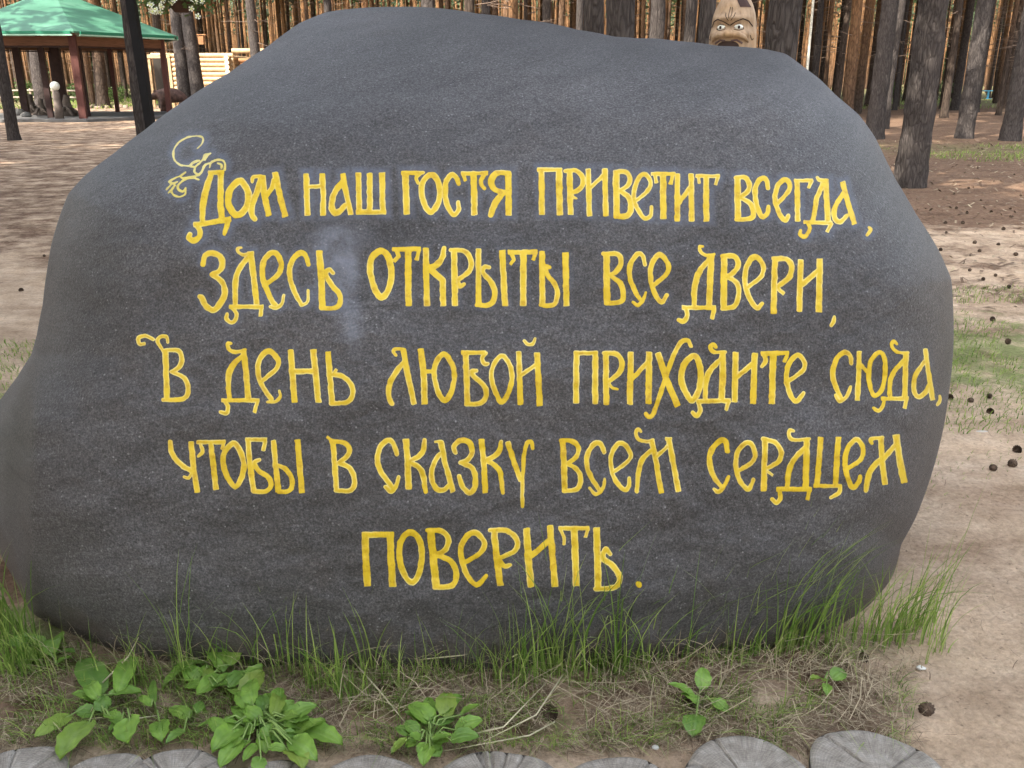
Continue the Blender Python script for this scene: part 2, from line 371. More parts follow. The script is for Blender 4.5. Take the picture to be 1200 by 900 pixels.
# ------------------------------------------------------------ the inscription: brush strokes read off the boulder (crop origin, scale)
# each row: what it is | strokes separated by / ; a stroke is "width x,y x,y ..." ; c = closed ; s = straight
CROPS = {'A': (180, 140, 4), 'B': (450, 170, 4), 'C': (730, 180, 3.871), 'D': (210, 270, 4.138), 'E': (420, 270, 4.286),
         'F': (690, 270, 3.871), 'G': (150, 380, 4.286), 'H': (430, 380, 4.444), 'I': (660, 380, 4), 'J': (900, 380, 5.217),
         'K': (180, 490, 4.615), 'L': (420, 490, 5), 'M': (640, 480, 5.4545), 'N': (820, 480, 4.615), 'O': (400, 600, 3.158)}
INK = '''
A flourish|8 203,137 228,112 230,85 205,78 160,84 115,110 93,150 98,190 125,213 160,218 188,222/9 168,216 190,200 215,192/8 190,245 196,222 215,205 232,186 240,165 266,160/8 240,190 250,172 268,158/9 196,252 212,258 228,240 240,215 262,205/9 262,225 270,202 295,190 322,192 335,208 333,235/8 300,205 318,212 318,228/9 212,282 180,272 145,282 118,305 115,325 135,338 148,325/8 150,320 148,350 120,362 92,352 84,330 100,308/7 70,292 98,276 128,262 150,246/7 70,292 90,300 112,292/7 58,330 80,308/7 68,345 92,322/7 120,265 138,275 180,268 214,262
A letter|27 272,252 248,320 232,400 228,482/20 s 256,250 330,246/27 s 315,248 313,400 322,476/24 s 186,492 240,488 362,466/24 200,495 216,522 214,550 188,568 164,556 170,538/20 350,466 343,500 332,536
A letter|29 c 400,288 358,330 350,390 374,438 402,446 436,410 444,350 424,304
A letter|16 462,292 468,270 505,266/26 502,275 488,330 462,400 462,448 476,468/26 s 512,262 518,350 540,452/22 s 522,364 556,320 566,280/27 s 570,248 590,350 618,456
A letter|25 s 715,254 718,350 722,450/25 s 790,254 795,350 795,450/18 s 722,316 794,312
A letter|26 890,285 850,340 834,400 846,436 872,432 900,400/24 s 886,254 904,350 924,446
A letter|25 s 960,250 964,436/25 s 1012,252 1014,430/26 s 1070,250 1074,436/22 s 950,434 1088,434
B letter|28 s 100,126 104,240 107,324/17 s 82,130 186,130/16 184,128 160,142 152,158 160,178
B letter|25 c 215,140 180,180 180,250 203,302 226,312 254,270 262,210 245,155
B letter|22 350,182 338,150 315,140 290,180 288,250 308,305 330,326 350,302 348,268
B letter|28 s 420,134 424,328/17 s 362,133 486,132/16 s 372,136 382,168/18 472,135 455,165 458,188 470,204
B letter|28 s 582,122 584,330/25 580,130 530,132 502,165 515,205 562,222/27 562,222 524,268 500,328
B letter|25 s 738,110 740,326/28 s 820,110 824,328/18 s 720,116 832,116
B letter|26 s 870,114 874,326/20 850,122 900,120 930,150 930,190 905,214 882,222/12 878,226 886,242 902,250
B letter|24 s 957,112 963,332/24 s 1035,110 1040,332/18 s 966,200 1030,142
B letter|29 s 1088,118 1090,334/21 1082,125 1130,125 1152,150 1145,188 1105,214/25 1105,214 1148,245 1158,300 1138,332 1086,334
C letter|19 58,214 108,172 126,134 108,98 80,100 54,155 52,218 74,264 100,294 126,280 130,242
C letter|27 s 182,88 184,296/16 s 128,92 238,91/15 s 143,94 152,132/15 s 226,94 216,138
C letter|23 s 247,92 247,306/23 s 310,92 311,306/19 s 253,226 306,152
C letter|25 s 377,100 379,306/15 s 330,101 438,102/14 s 343,104 347,136/15 s 431,104 420,142
C letter|28 s 519,102 522,302/21 510,109 556,109 574,145 560,178 530,198/21 530,198 580,228 592,276 572,296 514,298
C letter|21 658,157 650,120 625,114 600,158 606,230 630,284 656,270 660,240
C letter|20 700,228 750,172 756,136 732,118 702,148 690,208 708,268 736,304 750,282
C letter|23 s 790,118 793,307/14 s 778,122 860,122/14 s 856,122 842,156
C letter|21 s 912,130 880,200 862,306/24 s 920,116 924,200 930,306/13 880,108 892,120 924,122/16 s 820,310 948,316/15 834,310 848,340 828,376 804,368 806,348/14 s 946,315 926,356
C letter|21 1000,178 964,240 958,286 984,310 1016,282/21 s 996,128 1020,220 1050,320
C comma|14 1116,334 1124,346 1108,370
D letter|26 116,166 124,124 160,110 200,128 210,168 190,200 158,214/27 158,214 205,245 222,300 200,352 166,386 130,366 112,330 100,320
D letter|14 300,84 284,88 288,106 312,118 350,110/26 342,118 290,190 272,250 272,356/28 s 346,104 360,220 376,358/20 s 242,370 408,370/18 252,372 276,400 274,430 254,446 230,428 232,406/17 s 398,370 396,416
D letter|24 412,268 478,215 496,165 476,118 446,110 410,150 404,220 424,285 452,345 466,360/14 442,370 470,376 498,355 508,314
D letter|23 626,166 612,120 582,110 546,150 536,220 560,300 592,358/14 592,364 622,346 626,292
D letter|30 s 678,98 690,240 694,378/22 746,206 728,190 712,212 742,268 780,312 776,362 742,378 690,378
E letter|30 c 110,102 66,142 60,210 85,300 118,336 150,298 166,220 148,130
E letter|30 s 250,92 252,378/21 s 170,94 312,94/18 s 190,100 204,130 178,156/19 s 306,94 292,148
E letter|28 s 338,88 344,378/27 430,88 420,140 390,174 354,190/28 s 356,192 424,250 426,380
E letter|29 s 480,94 485,378/24 465,98 530,104 566,150 556,205 500,248/18 500,254 510,280 530,270
E letter|27 s 603,92 604,378/24 655,186 634,184 626,212 668,262 686,310 676,358 640,376 596,374/29 s 722,100 736,380
E letter|30 s 828,100 828,378/21 s 752,110 898,108/16 s 765,112 782,146 762,172/18 s 892,108 878,150
E letter|27 s 922,104 925,376/22 960,186 944,186 948,222 988,272 1000,320 986,368 950,378 916,374/29 s 1040,112 1045,380
F letter|28 s 80,98 83,336/21 66,106 130,108 146,145 126,186 96,204/21 96,204 142,238 156,290 145,322 80,332
F letter|20 255,156 245,116 220,108 190,150 186,210 206,268 232,312/14 200,325 222,340 246,315 258,282
F letter|21 290,252 350,202 362,162 336,118 310,115 284,160 280,220 300,286 330,325 354,294
F letter|14 518,72 502,74 510,100 538,114 568,108/24 552,124 500,190 480,260 478,346/27 s 556,106 552,200 546,346/18 s 424,350 576,350/19 440,350 446,385 430,414 408,406/16 s 570,352 558,402
F letter|27 s 614,112 612,352/21 604,116 660,118 678,155 655,192 625,210/21 625,210 672,240 680,292 660,344 606,354
F letter|21 714,262 778,212 792,166 770,125 740,125 712,178 710,250 735,318 764,352 786,332
F letter|26 s 844,122 838,378/23 838,130 895,130 920,165 908,215 860,252/16 s 856,256 868,275 886,288
F letter|25 s 962,132 955,368/26 s 1048,128 1043,370/22 s 958,256 1044,178
F comma|16 1114,392 1112,410 1100,432
G letter|17 80,98 58,98 54,68 88,58 126,76/17 200,92 194,64 164,62 148,86 178,136/28 s 188,126 192,250 196,380/22 188,130 250,132 272,175 254,218 218,238/22 216,238 280,268 302,320 280,372 176,380
G letter|16 516,96 498,98 512,130 550,140 590,128/25 574,158 520,215 504,280 510,376/27 s 580,128 594,250 604,376/18 s 470,382 660,382/19 484,385 502,415 494,446 464,440/16 s 652,384 634,442
G letter|24 664,292 740,228 756,185 722,140 690,140 656,190 656,260 684,325 722,378/14 698,390 742,388 766,362 760,334
G letter|29 s 817,128 825,250 838,392/29 s 930,128 944,260 956,392/26 s 825,236 945,236
G letter|27 s 1004,138 1014,260 1026,402/12 s 1030,250 1046,226/24 1018,252 1080,262 1124,310 1126,360 1096,392 1020,398
H letter|16 152,162 138,145 148,130 196,130/26 198,190 150,250 120,310 114,370 132,416/28 s 188,128 208,240 246,418
H letter|30 s 280,128 296,270 300,416/19 s 300,246 352,246/25 c 400,155 360,200 350,265 370,350 405,396 440,350 455,270 440,200
H letter|29 s 514,140 524,420/20 s 492,148 616,148/20 622,152 600,175 610,205 630,206/24 570,242 546,246 560,275 608,318 622,368 592,410 520,416
H letter|24 c 698,165 656,220 650,290 678,372 704,406 740,350 756,270 736,196
H letter|27 s 790,142 800,418/28 s 886,148 900,424/20 s 800,266 888,206/17 820,86 840,105 864,100 876,74
I letter|26 s 62,128 60,370/26 s 150,128 150,374/19 s 50,135 162,135
I letter|26 s 200,128 202,378/22 190,136 250,140 276,180 264,225 214,268/12 218,280 230,298 256,304
I letter|26 s 317,130 312,376/27 s 403,130 400,372/20 s 318,262 400,172
I letter|27 s 444,134 480,250 538,384/19 600,104 586,76 552,84 516,150 482,245 450,340 422,420 400,434 388,420
I letter|27 c 605,150 566,190 554,262 580,330 608,356 638,300 644,220 628,160
I letter|16 716,108 706,95 688,106 706,130 760,130/24 750,152 690,215 670,270 666,346/28 s 746,130 748,250 742,352/20 s 625,362 784,358/20 634,365 642,405 625,430 606,414/17 s 776,362 764,404
I letter|26 s 808,132 803,364/27 s 898,136 890,372/22 s 808,252 896,180
I letter|28 s 985,132 978,372/19 s 928,138 1058,134/17 940,142 950,170 932,198/17 s 1052,138 1036,178
I letter|21 1044,272 1114,226 1132,186 1106,146 1076,160 1050,210 1050,280 1070,342 1096,360 1126,322
J letter|28 510,238 500,188 465,172 420,210 396,280 402,350 430,418 454,460/20 412,432 436,470 482,440 506,382
J letter|29 s 558,166 554,300 547,464/20 s 565,245 606,290/25 c 680,172 632,220 616,310 630,398 655,438 700,390 716,290 710,200
J letter|18 788,122 770,104 756,130 790,170 856,174/27 842,210 770,290 746,360 744,446/31 s 844,168 840,300 836,452/22 s 692,455 858,455/20 712,460 702,500 675,530 646,512/22 s 848,460 834,514
J letter|26 956,230 904,310 890,390 916,444 960,420 984,370/27 s 962,150 980,290 1008,462
J comma|18 1050,438 1052,465 1034,492
K letter|27 90,128 100,190 145,248 206,286/14 165,318 190,324 204,302/28 s 204,128 215,260 236,402
K letter|27 s 308,130 324,260 338,386/21 s 232,130 388,130/17 250,135 266,180 242,206/17 s 380,134 370,170
K letter|27 c 430,136 386,180 376,240 400,320 442,370 476,320 488,240 460,162
K letter|29 s 510,112 522,260 542,396/21 s 498,115 612,118/20 s 604,122 592,176/24 572,226 546,240 564,280 620,320 636,360 610,394 540,396
K letter|28 s 648,120 660,260 675,398/23 666,252 720,280 750,340 736,390 676,400/29 s 778,118 790,260 802,404
K letter|10 s 938,102 968,124/28 s 970,124 980,260 990,392/24 962,126 1030,132 1060,175 1040,214 998,240/25 998,240 1060,270 1086,330 1070,390 982,392
L letter|28 226,210 206,152 176,130 130,165 112,240 130,310 178,378 202,412/24 160,404 190,430 220,400 236,345
L letter|35 s 278,124 290,270 294,418/28 388,130 380,190 350,228 300,250/30 300,256 350,285 378,330 394,432
L letter|28 476,210 436,280 430,360 460,414 500,420 536,388/10 s 446,140 490,134/31 s 482,136 510,270 556,432
L letter|28 570,204 560,165 600,130 654,145 666,200 640,244 600,262/29 600,262 664,290 686,350 680,410 650,438 610,400 590,342
L letter|31 s 722,124 736,280 744,438/27 836,138 826,190 796,224 750,246/27 750,250 800,276 830,320 846,436
L letter|28 s 874,138 910,250 954,368/21 1022,178 1012,140 986,150 970,220 966,300 960,360 960,440 962,518
M letter|35 s 106,188 114,360 120,524/27 92,196 165,202 206,240 194,300 138,344/29 138,344 198,385 220,440 200,506 112,522
M letter|29 370,272 350,222 312,216 266,280 260,360 292,440 336,508/20 278,502 320,542 364,500 374,444
M letter|27 430,402 530,322 536,270 498,222 458,220 416,290 416,370 442,450 498,514 526,490 530,438
M letter|21 606,140 590,124 574,150 592,190 640,204 684,192/30 686,250 620,310 592,390 580,524/32 s 674,192 704,340 736,534/23 s 706,302 778,234/20 s 762,186 802,186/33 s 784,184 812,340 846,524
N letter|26 150,224 140,172 112,166 66,216 52,280 74,360 112,412/20 78,430 100,446 130,416 156,364
N letter|24 208,332 276,290 300,245 282,190 250,180 206,225 196,300 220,390 264,432 290,378
N letter|29 s 355,152 350,300 346,440/25 342,158 410,180 440,230 426,280 368,314/14 s 366,334 396,356
N letter|18 508,116 486,112 484,145 514,165 594,158/27 580,196 510,270 480,340 474,416/31 s 578,156 577,300 572,422/22 s 416,430 604,430/21 432,435 436,480 415,504 392,484/20 s 594,434 582,488
N letter|28 s 654,150 645,290 634,416/28 s 750,150 741,290 733,412/19 s 618,412 768,414/20 762,416 752,450 710,476
N letter|24 796,320 864,276 886,220 860,166 830,170 796,220 786,300 806,384 830,424 862,390 868,362
N letter|18 930,182 928,160 990,150/29 974,272 930,320 910,370 898,436/28 s 980,150 986,280 1002,406/25 s 990,272 1062,188/16 s 1044,146 1080,142/34 s 1062,146 1082,280 1106,396
O letter|24 s 88,76 90,170 97,274/24 s 180,76 184,180 190,276/20 s 78,84 194,84
O letter|21 c 250,76 220,110 215,170 235,235 264,260 290,220 298,150 284,94
O letter|26 s 330,62 340,170 352,282/18 318,68 370,70 396,100 386,138 350,158/19 350,158 405,182 426,230 410,272 344,280
O letter|18 455,188 510,155 530,118 505,80 475,80 445,120 445,170 464,230 500,270 536,236
O letter|22 s 565,68 575,170 589,272/18 550,68 610,68 648,100 645,140 588,170/14 590,182 604,200 626,196
O letter|24 s 685,60 692,170 702,278/22 s 772,50 782,170 791,276/18 s 695,170 776,100
O letter|24 s 862,62 866,170 870,274/16 s 805,60 916,60/12 s 812,65 825,95 824,122/12 s 912,62 904,94
O letter|24 s 944,58 948,170 950,286/20 995,156 978,138 968,170 1000,195 1030,240 1012,278 942,285
O full_stop|19 1098,265 1101,268 1104,271
'''
def parse_ink():
    out = []
    for line in INK.strip().split('\n'):
        head, body = line.split('|'); cr, name = head.split(); ox, oy, s = CROPS[cr]
        strokes = []
        for st in body.split('/'):
            tk = st.split(); w_ = float(tk[0]) / s; fl = ''; k = 1
            if tk[1] in ('s', 'c'): fl = tk[1]; k = 2
            p = np.array([[float(a) for a in q.split(',')] for q in tk[k:]])
            p = p / s + np.array([ox, oy])
            if fl != 's' and len(p) > 2:
                if fl == 'c': q = np.vstack([p[-1], p, p[0], p[1]])
                else: q = np.vstack([2*p[0]-p[1], p, 2*p[-1]-p[-2]])
                r = []
                for i in range(1, len(q) - 2):
                    for t in np.linspace(0, 1, 5)[:-1]:
                        a, b, c, d = q[i-1], q[i], q[i+1], q[i+2]
                        r.append(.5*((2*b)+(c-a)*t+(2*a-5*b+4*c-d)*t*t+(3*b-a-3*c+d)*t**3))
                r.append(q[-2]); p = np.array(r)
            strokes.append((w_, p, fl))
        out.append((cr, name, strokes))
    return out
def sdf(px, py, strokes):
    d = np.full(np.shape(px), 1e3)
    for w_, p, fl in strokes:
        n = len(p) - 1
        for k, (a, b) in enumerate(zip(p[:-1], p[1:])):
            ab = b - a; L = max((ab ** 2).sum(), 1e-9); q = ((px - a[0]) * ab[0] + (py - a[1]) * ab[1]) / L
            t = np.clip(q, 0, 1); e = np.hypot(px - a[0] - t * ab[0], py - a[1] - t * ab[1])
            s = (k + t) / n
            hw = w_ / 2 * (1 if fl else .80 + .26 * np.sin(np.pi * np.clip(s, 0, 1)) ** .7)
            if fl == 's':                       # flat brush ends
                perp = np.abs((px - a[0]) * ab[1] - (py - a[1]) * ab[0]) / math.sqrt(L); e = np.where((q < 0) & (k == 0) | (q > 1) & (k == n - 1), np.maximum(perp - hw, np.maximum(-q, q - 1) * math.sqrt(L)) + hw, e)
            d = np.minimum(d, e - hw)
    return d

# ------------------------------------------------------------ the boulder
OUT = [(-20,668),(-42,620),(-46,560),(-30,510),(0,469),(20,442),(37,415),(43,393),(50,357),(55,317),(60,287),(70,253),(80,227),(100,205),(133,180),(170,152),(213,120),(269,85),
 (313,55),(351,27),(383,14),(421,9.5),(465,8),(512,9.5),(560,16),(610,23),(643,27),(677,35),(720,43),(747,45),(767,45),(793,48),(843,54),
 (893,57),(921,63),(944,80),(960,92),(980,112),(1007,135),(1025,160),(1039,189),(1050,211),(1073,250),(1100,293),(1115,327),(1117,360),(1117,413),(1112,460),(1106,500),
 (1091,558),(1073,607),(1056,638),(1047,678),(1029,713),(1008,745),(960,785),(860,815),(700,835),(500,845),(300,845),(150,825),(79,785),(47,756),(23,732),(0,693)]
CX, CY = 560.0, 430.0
PY = [-60, 8, 40, 80, 130, 200, 300, 400, 500, 600, 700, 800, 900]
PD = [4.1, 3.45, 3.10, 2.86, 2.67, 2.50, 2.37, 2.29, 2.24, 2.20, 2.175, 2.18, 2.2]
_ty = np.linspace(-60, 900, 961); _tp = np.interp(_ty, PY, PD)
_k = np.exp(-np.linspace(-2, 2, 61) ** 2); _k /= _k.sum()
_tp = np.convolve(np.pad(_tp, 30, mode='edge'), _k, mode='valid')
_oa = np.array(OUT, float); _ang = np.arctan2(_oa[:, 1] - CY, _oa[:, 0] - CX); _rad = np.hypot(_oa[:, 1] - CY, _oa[:, 0] - CX)
_o = np.argsort(_ang); _ang, _rad = _ang[_o], _rad[_o]
_angp = np.concatenate([_ang - 2*np.pi, _ang, _ang + 2*np.pi]); _radp = np.tile(_rad, 3)
_fa = np.linspace(-np.pi, np.pi, 3601); _fr = np.interp(_fa, _angp, _radp)
_kk = np.exp(-np.linspace(-2, 2, 15) ** 2); _kk /= _kk.sum()
_fr = np.convolve(np.concatenate([_fr[-8:-1], _fr, _fr[1:8]]), _kk, mode='valid')
def out_r(th): return np.interp(th, _fa, _fr)
def rock_depth(px, py):
    """world Y of the boulder's front surface seen in direction (px, py)"""
    px = np.asarray(px, float); py = np.asarray(py, float)
    th = np.arctan2(py - CY, px - CX); r = np.clip(np.hypot(px - CX, py - CY) / out_r(th), 0, 1)
    Y = np.interp(py, _ty, _tp) + (px - 560) * .00016
    side = .5 * (np.cos(th) ** 2 + .01) ** .3 + .12
    Y = Y + side * (1 - np.sqrt(np.clip(1 - r ** 13, 0, 1)))
    Y = Y + .18 * r ** 4 * np.clip(-np.cos(th), 0, 1)
    ridge = np.interp(py, [200, 330, 400, 480, 560, 700, 800], [20, 26, 40, 38, 35, 34, 45])
    d = (ridge - px) / 2.5
    Y = Y + .0115 * 2.5 * np.log1p(np.exp(np.clip(d, -30, 30)))
    # hollow and swelling seen on the upper slope
    Y = Y + .05 * np.exp(-(((px - 345) / 60) ** 2 + ((py - 75) / 45) ** 2)) - .06 * np.exp(-(((px - 300) / 70) ** 2 + ((py - 140) / 50) ** 2))
    Y = Y - .05 * np.exp(-(((px - 900) / 120) ** 2 + ((py - 130) / 45) ** 2))
    Y = Y + .022 * fbm(px / 210, py / 150, 0, 3, 3) + .005 * fbm(px / 38, py / 26, 0, 3, 9) + .0009 * fbm(px / 9, py / 8, 0, 2, 19)
    return Y
def to_world(px, py, Y):
    u = (px - 600) / F; v = (450 - py) / F; c, s = math.cos(PITCH), math.sin(PITCH)
    t = Y / (c + v * s)
    return np.stack([u * t, Y, CH + (-s + v * c) * t], -1)
NA, NR = 860, 230
th = np.linspace(-np.pi, np.pi, NA, endpoint=False)
s_ = np.linspace(0, 1, NR + 1)[1:]; rr = 1 - (1 - s_) ** 1.25
R_, T_ = np.meshgrid(rr, th, indexing='ij')
PX = CX + R_ * out_r(T_) * np.cos(T_); PYY = CY + R_ * out_r(T_) * np.sin(T_)
front = to_world(PX, PYY, rock_depth(PX, PYY))
edge = front[-1]; backs = []
NBK = 40
for k in range(1, NBK + 1):
    q = k / NBK; cc = math.cos(q * math.pi / 2); ss = math.sin(q * math.pi / 2)
    cen = np.array([-.05, 0, .75]); Yb = 4.05
    p = np.empty_like(edge)
    p[:, 0] = cen[0] + (edge[:, 0] - cen[0]) * (cc ** .75 if cc > 1e-9 else 0); p[:, 2] = cen[2] + (edge[:, 2] - cen[2]) * (cc ** .75 if cc > 1e-9 else 0)
    p[:, 1] = edge[:, 1] + (Yb - edge[:, 1]) * ss
    p[:, 2] += .02 * vnoise(p[:, 0] * 4, p[:, 1] * 4, 0, 5) * ss
    backs.append(p)
cpt = to_world(np.array([CX]), np.array([CY]), rock_depth(np.array([CX]), np.array([CY])))
V = np.concatenate([cpt, front.reshape(-1, 3), np.concatenate(backs)])
rows = NR + NBK
i = np.arange(rows - 1)[:, None]; j = np.arange(NA)[None, :]; j2 = (j + 1) % NA
quads = np.stack([1 + i*NA + j, 1 + i*NA + j2, 1 + (i+1)*NA + j2, 1 + (i+1)*NA + j], -1).reshape(-1, 4)
faces = quads.tolist() + [(0, 1 + (k + 1) % NA, 1 + k) for k in range(NA)]
boulder = mesh_obj('boulder', V, faces, ROCK, smooth=True)
tag(boulder, 'huge dark grey granite boulder painted with yellow Cyrillic verse, standing in grass', 'boulder')
ink = parse_ink()
halo = np.zeros(len(V)); nf = 1 + NR * NA
fx = np.concatenate([[CX], PX.ravel()]); fy = np.concatenate([[CY], PYY.ravel()])
HALO = {'A': (.95, 7), 'B': (.8, 6.5), 'C': (.85, 6.5), 'D': (.7, 6), 'E': (.35, 5), 'F': (.3, 5), 'G': (.25, 5), 'H': (.2, 5),
        'I': (.2, 5), 'J': (.25, 5), 'K': (.15, 5), 'L': (.15, 5), 'M': (.3, 6), 'N': (.25, 5), 'O': (.15, 5)}
for cr, name, strokes in ink:
    a = np.vstack([p for _, p, _f in strokes]); lo, hi = a.min(0) - 18, a.max(0) + 18
    m_ = np.nonzero((fx > lo[0]) & (fx < hi[0]) & (fy > lo[1]) & (fy < hi[1]))[0]
    g_, wd = HALO[cr]
    d = sdf(fx[m_] - 1.0, fy[m_] + .5, strokes)
    halo[m_] = np.maximum(halo[m_], g_ * np.clip(1 - (d - wd * .45) / (wd * .8), 0, 1))
attr(boulder, 'halo', halo)
sm = np.zeros(len(V))
def blob(x, y, a, b, rot=0): 
    c, s = math.cos(rot), math.sin(rot); dx, dy = fx - x, fy - y
    return np.exp(-(((dx*c+dy*s)/a) ** 2 + ((-dx*s+dy*c)/b) ** 2) ** 1.5)
sm[:nf] = np.clip(.55*blob(393, 292, 24, 22) + .6*blob(408, 335, 13, 40, .15) + .55*blob(414, 385, 12, 28) + .25*blob(400, 275, 40, 14) + .2*blob(385, 330, 25, 40), 0, .62)
attr(boulder, 'smear', sm)

def ink_mesh(name, strokes, m, seed):
    a = np.vstack([p for _, p, _f in strokes]); W_ = max(w_ for w_, _, _f in strokes)
    st = 1.0; lo = np.floor(a.min(0) - W_/2 - 2); hi = np.ceil(a.max(0) + W_/2 + 2)
    gx = np.arange(lo[0], hi[0] + st, st); gy = np.arange(lo[1], hi[1] + st, st)
    GX, GY = np.meshgrid(gx, gy, indexing='ij')
    D = sdf(GX, GY, strokes) - (.32 if name != 'flourish' else .1) + .45 * fbm(GX / 5, GY / 5, 0, 3, seed)
    if len(strokes) == 1 and strokes[0][0] < 2: D = D - .2
    nx, ny = D.shape; vid = {}; P = []; E = []; fc = []; bnd = []
    def gv(i, j):
        k = (i, j)
        if k not in vid: vid[k] = len(P); P.append((GX[i, j], GY[i, j])); E.append(-D[i, j])
        return vid[k]
    def ev(i, j, i2, j2):
        k = (i, j, i2, j2) if (i, j) < (i2, j2) else (i2, j2, i, j)
        if k not in vid:
            d1, d2 = D[i, j], D[i2, j2]; t = d1 / (d1 - d2)
            vid[k] = len(P); P.append((GX[i, j] + t*(GX[i2, j2]-GX[i, j]), GY[i, j] + t*(GY[i2, j2]-GY[i, j]))); E.append(0.0)
        return vid[k]
    ins = D < 0
    s4 = ins[:-1, :-1].astype(int) + ins[1:, :-1] + ins[1:, 1:] + ins[:-1, 1:]
    for i, j in zip(*np.nonzero(s4)):
        cs = [(i, j), (i+1, j), (i+1, j+1), (i, j+1)]
        if s4[i, j] == 4: fc.append([gv(*c) for c in cs]); continue
        poly = []; eb = []
        for k in range(4):
            c, d = cs[k], cs[(k+1) % 4]
            if ins[c]: poly.append(gv(*c))
            if ins[c] != ins[d]: q = ev(*c, *d); poly.append(q); eb.append((len(poly)-1, ins[c]))
        fc.append(poly)
        n = len(poly)
        for k, leaving in eb:
            if leaving: bnd.append((poly[k], poly[(k+1) % n]))
    P = np.array(P); E = np.array(E)
    Y = rock_depth(P[:, 0], P[:, 1])
    ht = .0014 + .0007 * np.clip(E / 2.2, 0, 1)
    top = to_world(P[:, 0], P[:, 1], Y * (1 - ht / 2.3))
    bi = sorted({v for e in bnd for v in e}); mp = {v: len(P) + k for k, v in enumerate(bi)}
    low = to_world(P[bi, 0], P[bi, 1], Y[bi] * (1 + .0015))
    mt = {v: len(P) + len(bi) + k for k, v in enumerate(bi)}
    VV = np.concatenate([top, low, top[bi]])
    fc = [f[::-1] for f in fc] + [[mt[a_], mt[b_], mp[b_], mp[a_]] for a_, b_ in bnd]
    o = mesh_obj(name, VV, fc, m, boulder, smooth=True)
    attr(o, 'edge', np.concatenate([np.clip(1 - E / 1.6, 0, 1), np.ones(2 * len(bi))]))
    return o
for n_, (cr, name, strokes) in enumerate(ink):
    ink_mesh(name, strokes, PALE if name == 'flourish' else YEL, 100 + n_)

# ------------------------------------------------------------ ground: one sheet out to the horizon
def ground_z(x, y):
    r = np.hypot(x, y - 2)
    z = .012 * fbm(x * 1.3, y * 1.3, 0, 3, 31) * np.clip(r / 2, .3, 1) + .05 * fbm(x * .12, y * .12, 0, 2, 37) * np.clip((r - 8) / 20, 0, 1)
    z = z + .004 * fbm(x * 9, y * 9, 0, 2, 41) * (r < 14)
    return z
def axis(c, near, far, n0, n1):
    a = np.linspace(-near, near, n0); g = np.geomspace(near, far, n1)[1:]
    return np.concatenate([-g[::-1], a, g]) + c
gx = axis(0, 5.0, 1500, 340, 60); gy = axis(4.0, 4.2, 1500, 290, 60)
GX, GY = np.meshgrid(gx, gy, indexing='ij')
GV = np.stack([GX, GY, ground_z(GX, GY)], -1).reshape(-1, 3)
ny = len(gy); i = np.arange(len(gx) - 1)[:, None]; j = np.arange(ny - 1)[None, :]
gf = np.stack([i*ny + j, (i+1)*ny + j, (i+1)*ny + j+1, i*ny + j+1], -1).reshape(-1, 4)
g_o = mesh_obj('ground', GV, gf, GROUND, smooth=True); tag(g_o, kind='structure')
def S(a, b, x): t = np.clip((x - a) / (b - a), 0, 1); return t*t*(3-2*t)
def litter_mask(x, y):
    bed = S(1.75, 1.95, y) * (1 - S(3.1, 3.5, y)) * (1 - S(.9, 1.2, x)) * .55
    right = S(8.5, 11.5, y) * S(-2, 1, x) * .9
    mid = .42 * S(2, 6, y) * S(0, 2, x) * (1 - S(9, 11, y))
    left = .54 * S(4, 10, y) * (1 - S(-3, 0, x))
    far = S(45, 70, y) * .8
    return np.maximum.reduce([bed, right, mid, left, far])
def green_mask(x, y):
    a = .72 * np.exp(-(((y - 5.3) / 1.3) ** 2)) * S(1.2, 2.2, x)
    b = .85 * np.exp(-(((y - 4.0) / .9) ** 2)) * S(1.5, 2.0, -x)
    c = .55 * np.exp(-(((y - 22) / 5) ** 2)) * S(5, 10, x)
    d = .35 * S(1.7, 2.0, y) * (1 - S(2.6, 3.0, y)) * (1 - S(.9, 1.2, x)) * S(-2.6, -1, x) + .5 * np.exp(-(((x + 1.55) / .3) ** 2 + ((y - 2.3) / .3) ** 2))
    e = .6 * S(46, 60, y)
    return np.maximum.reduce([a, b, c, d, e])
attr(g_o, 'litter', litter_mask(GV[:, 0], GV[:, 1])); attr(g_o, 'green', green_mask(GV[:, 0], GV[:, 1]))
GZ = lambda x, y: float(ground_z(np.array([x]), np.array([y]))[0])

# ------------------------------------------------------------ pines
def trunk_mesh(r0, H, ns, nr, seed, bend=.0, flare=.35, rough=.0, top=.35, zmax=None):
    zz = (np.linspace(0, 1, nr + 1) ** 1.6) * H; th = np.linspace(0, 2*np.pi, ns, endpoint=False)
    Z, T = np.meshgrid(zz, th, indexing='ij')
    r = r0 * (1 - (1 - top) * (Z / H)) * (1 + flare * np.exp(-Z / .28) * (1 + .35 * np.cos(T * 5 + seed)))
    if rough: 
        r = r + rough * fbm(np.cos(T) * r0 * 14 + seed, np.sin(T) * r0 * 14, Z * 3.2, 3, seed) + rough * .8 * np.abs(vnoise(T * ns / 9.0 , Z * 2.5 + seed, 0, seed + 5))
    bx = bend * np.sin(Z / H * 3 + seed) * Z / H; by = bend * np.cos(Z / H * 2.3 + seed) * Z / H
    V = np.stack([r * np.cos(T) + bx, r * np.sin(T) + by, Z - .08], -1).reshape(-1, 3)
    i = np.arange(nr)[:, None]; j = np.arange(ns)[None, :]; j2 = (j + 1) % ns
    f = np.stack([i*ns+j, i*ns+j2, (i+1)*ns+j2, (i+1)*ns+j], -1).reshape(-1, 4)
    return V, f
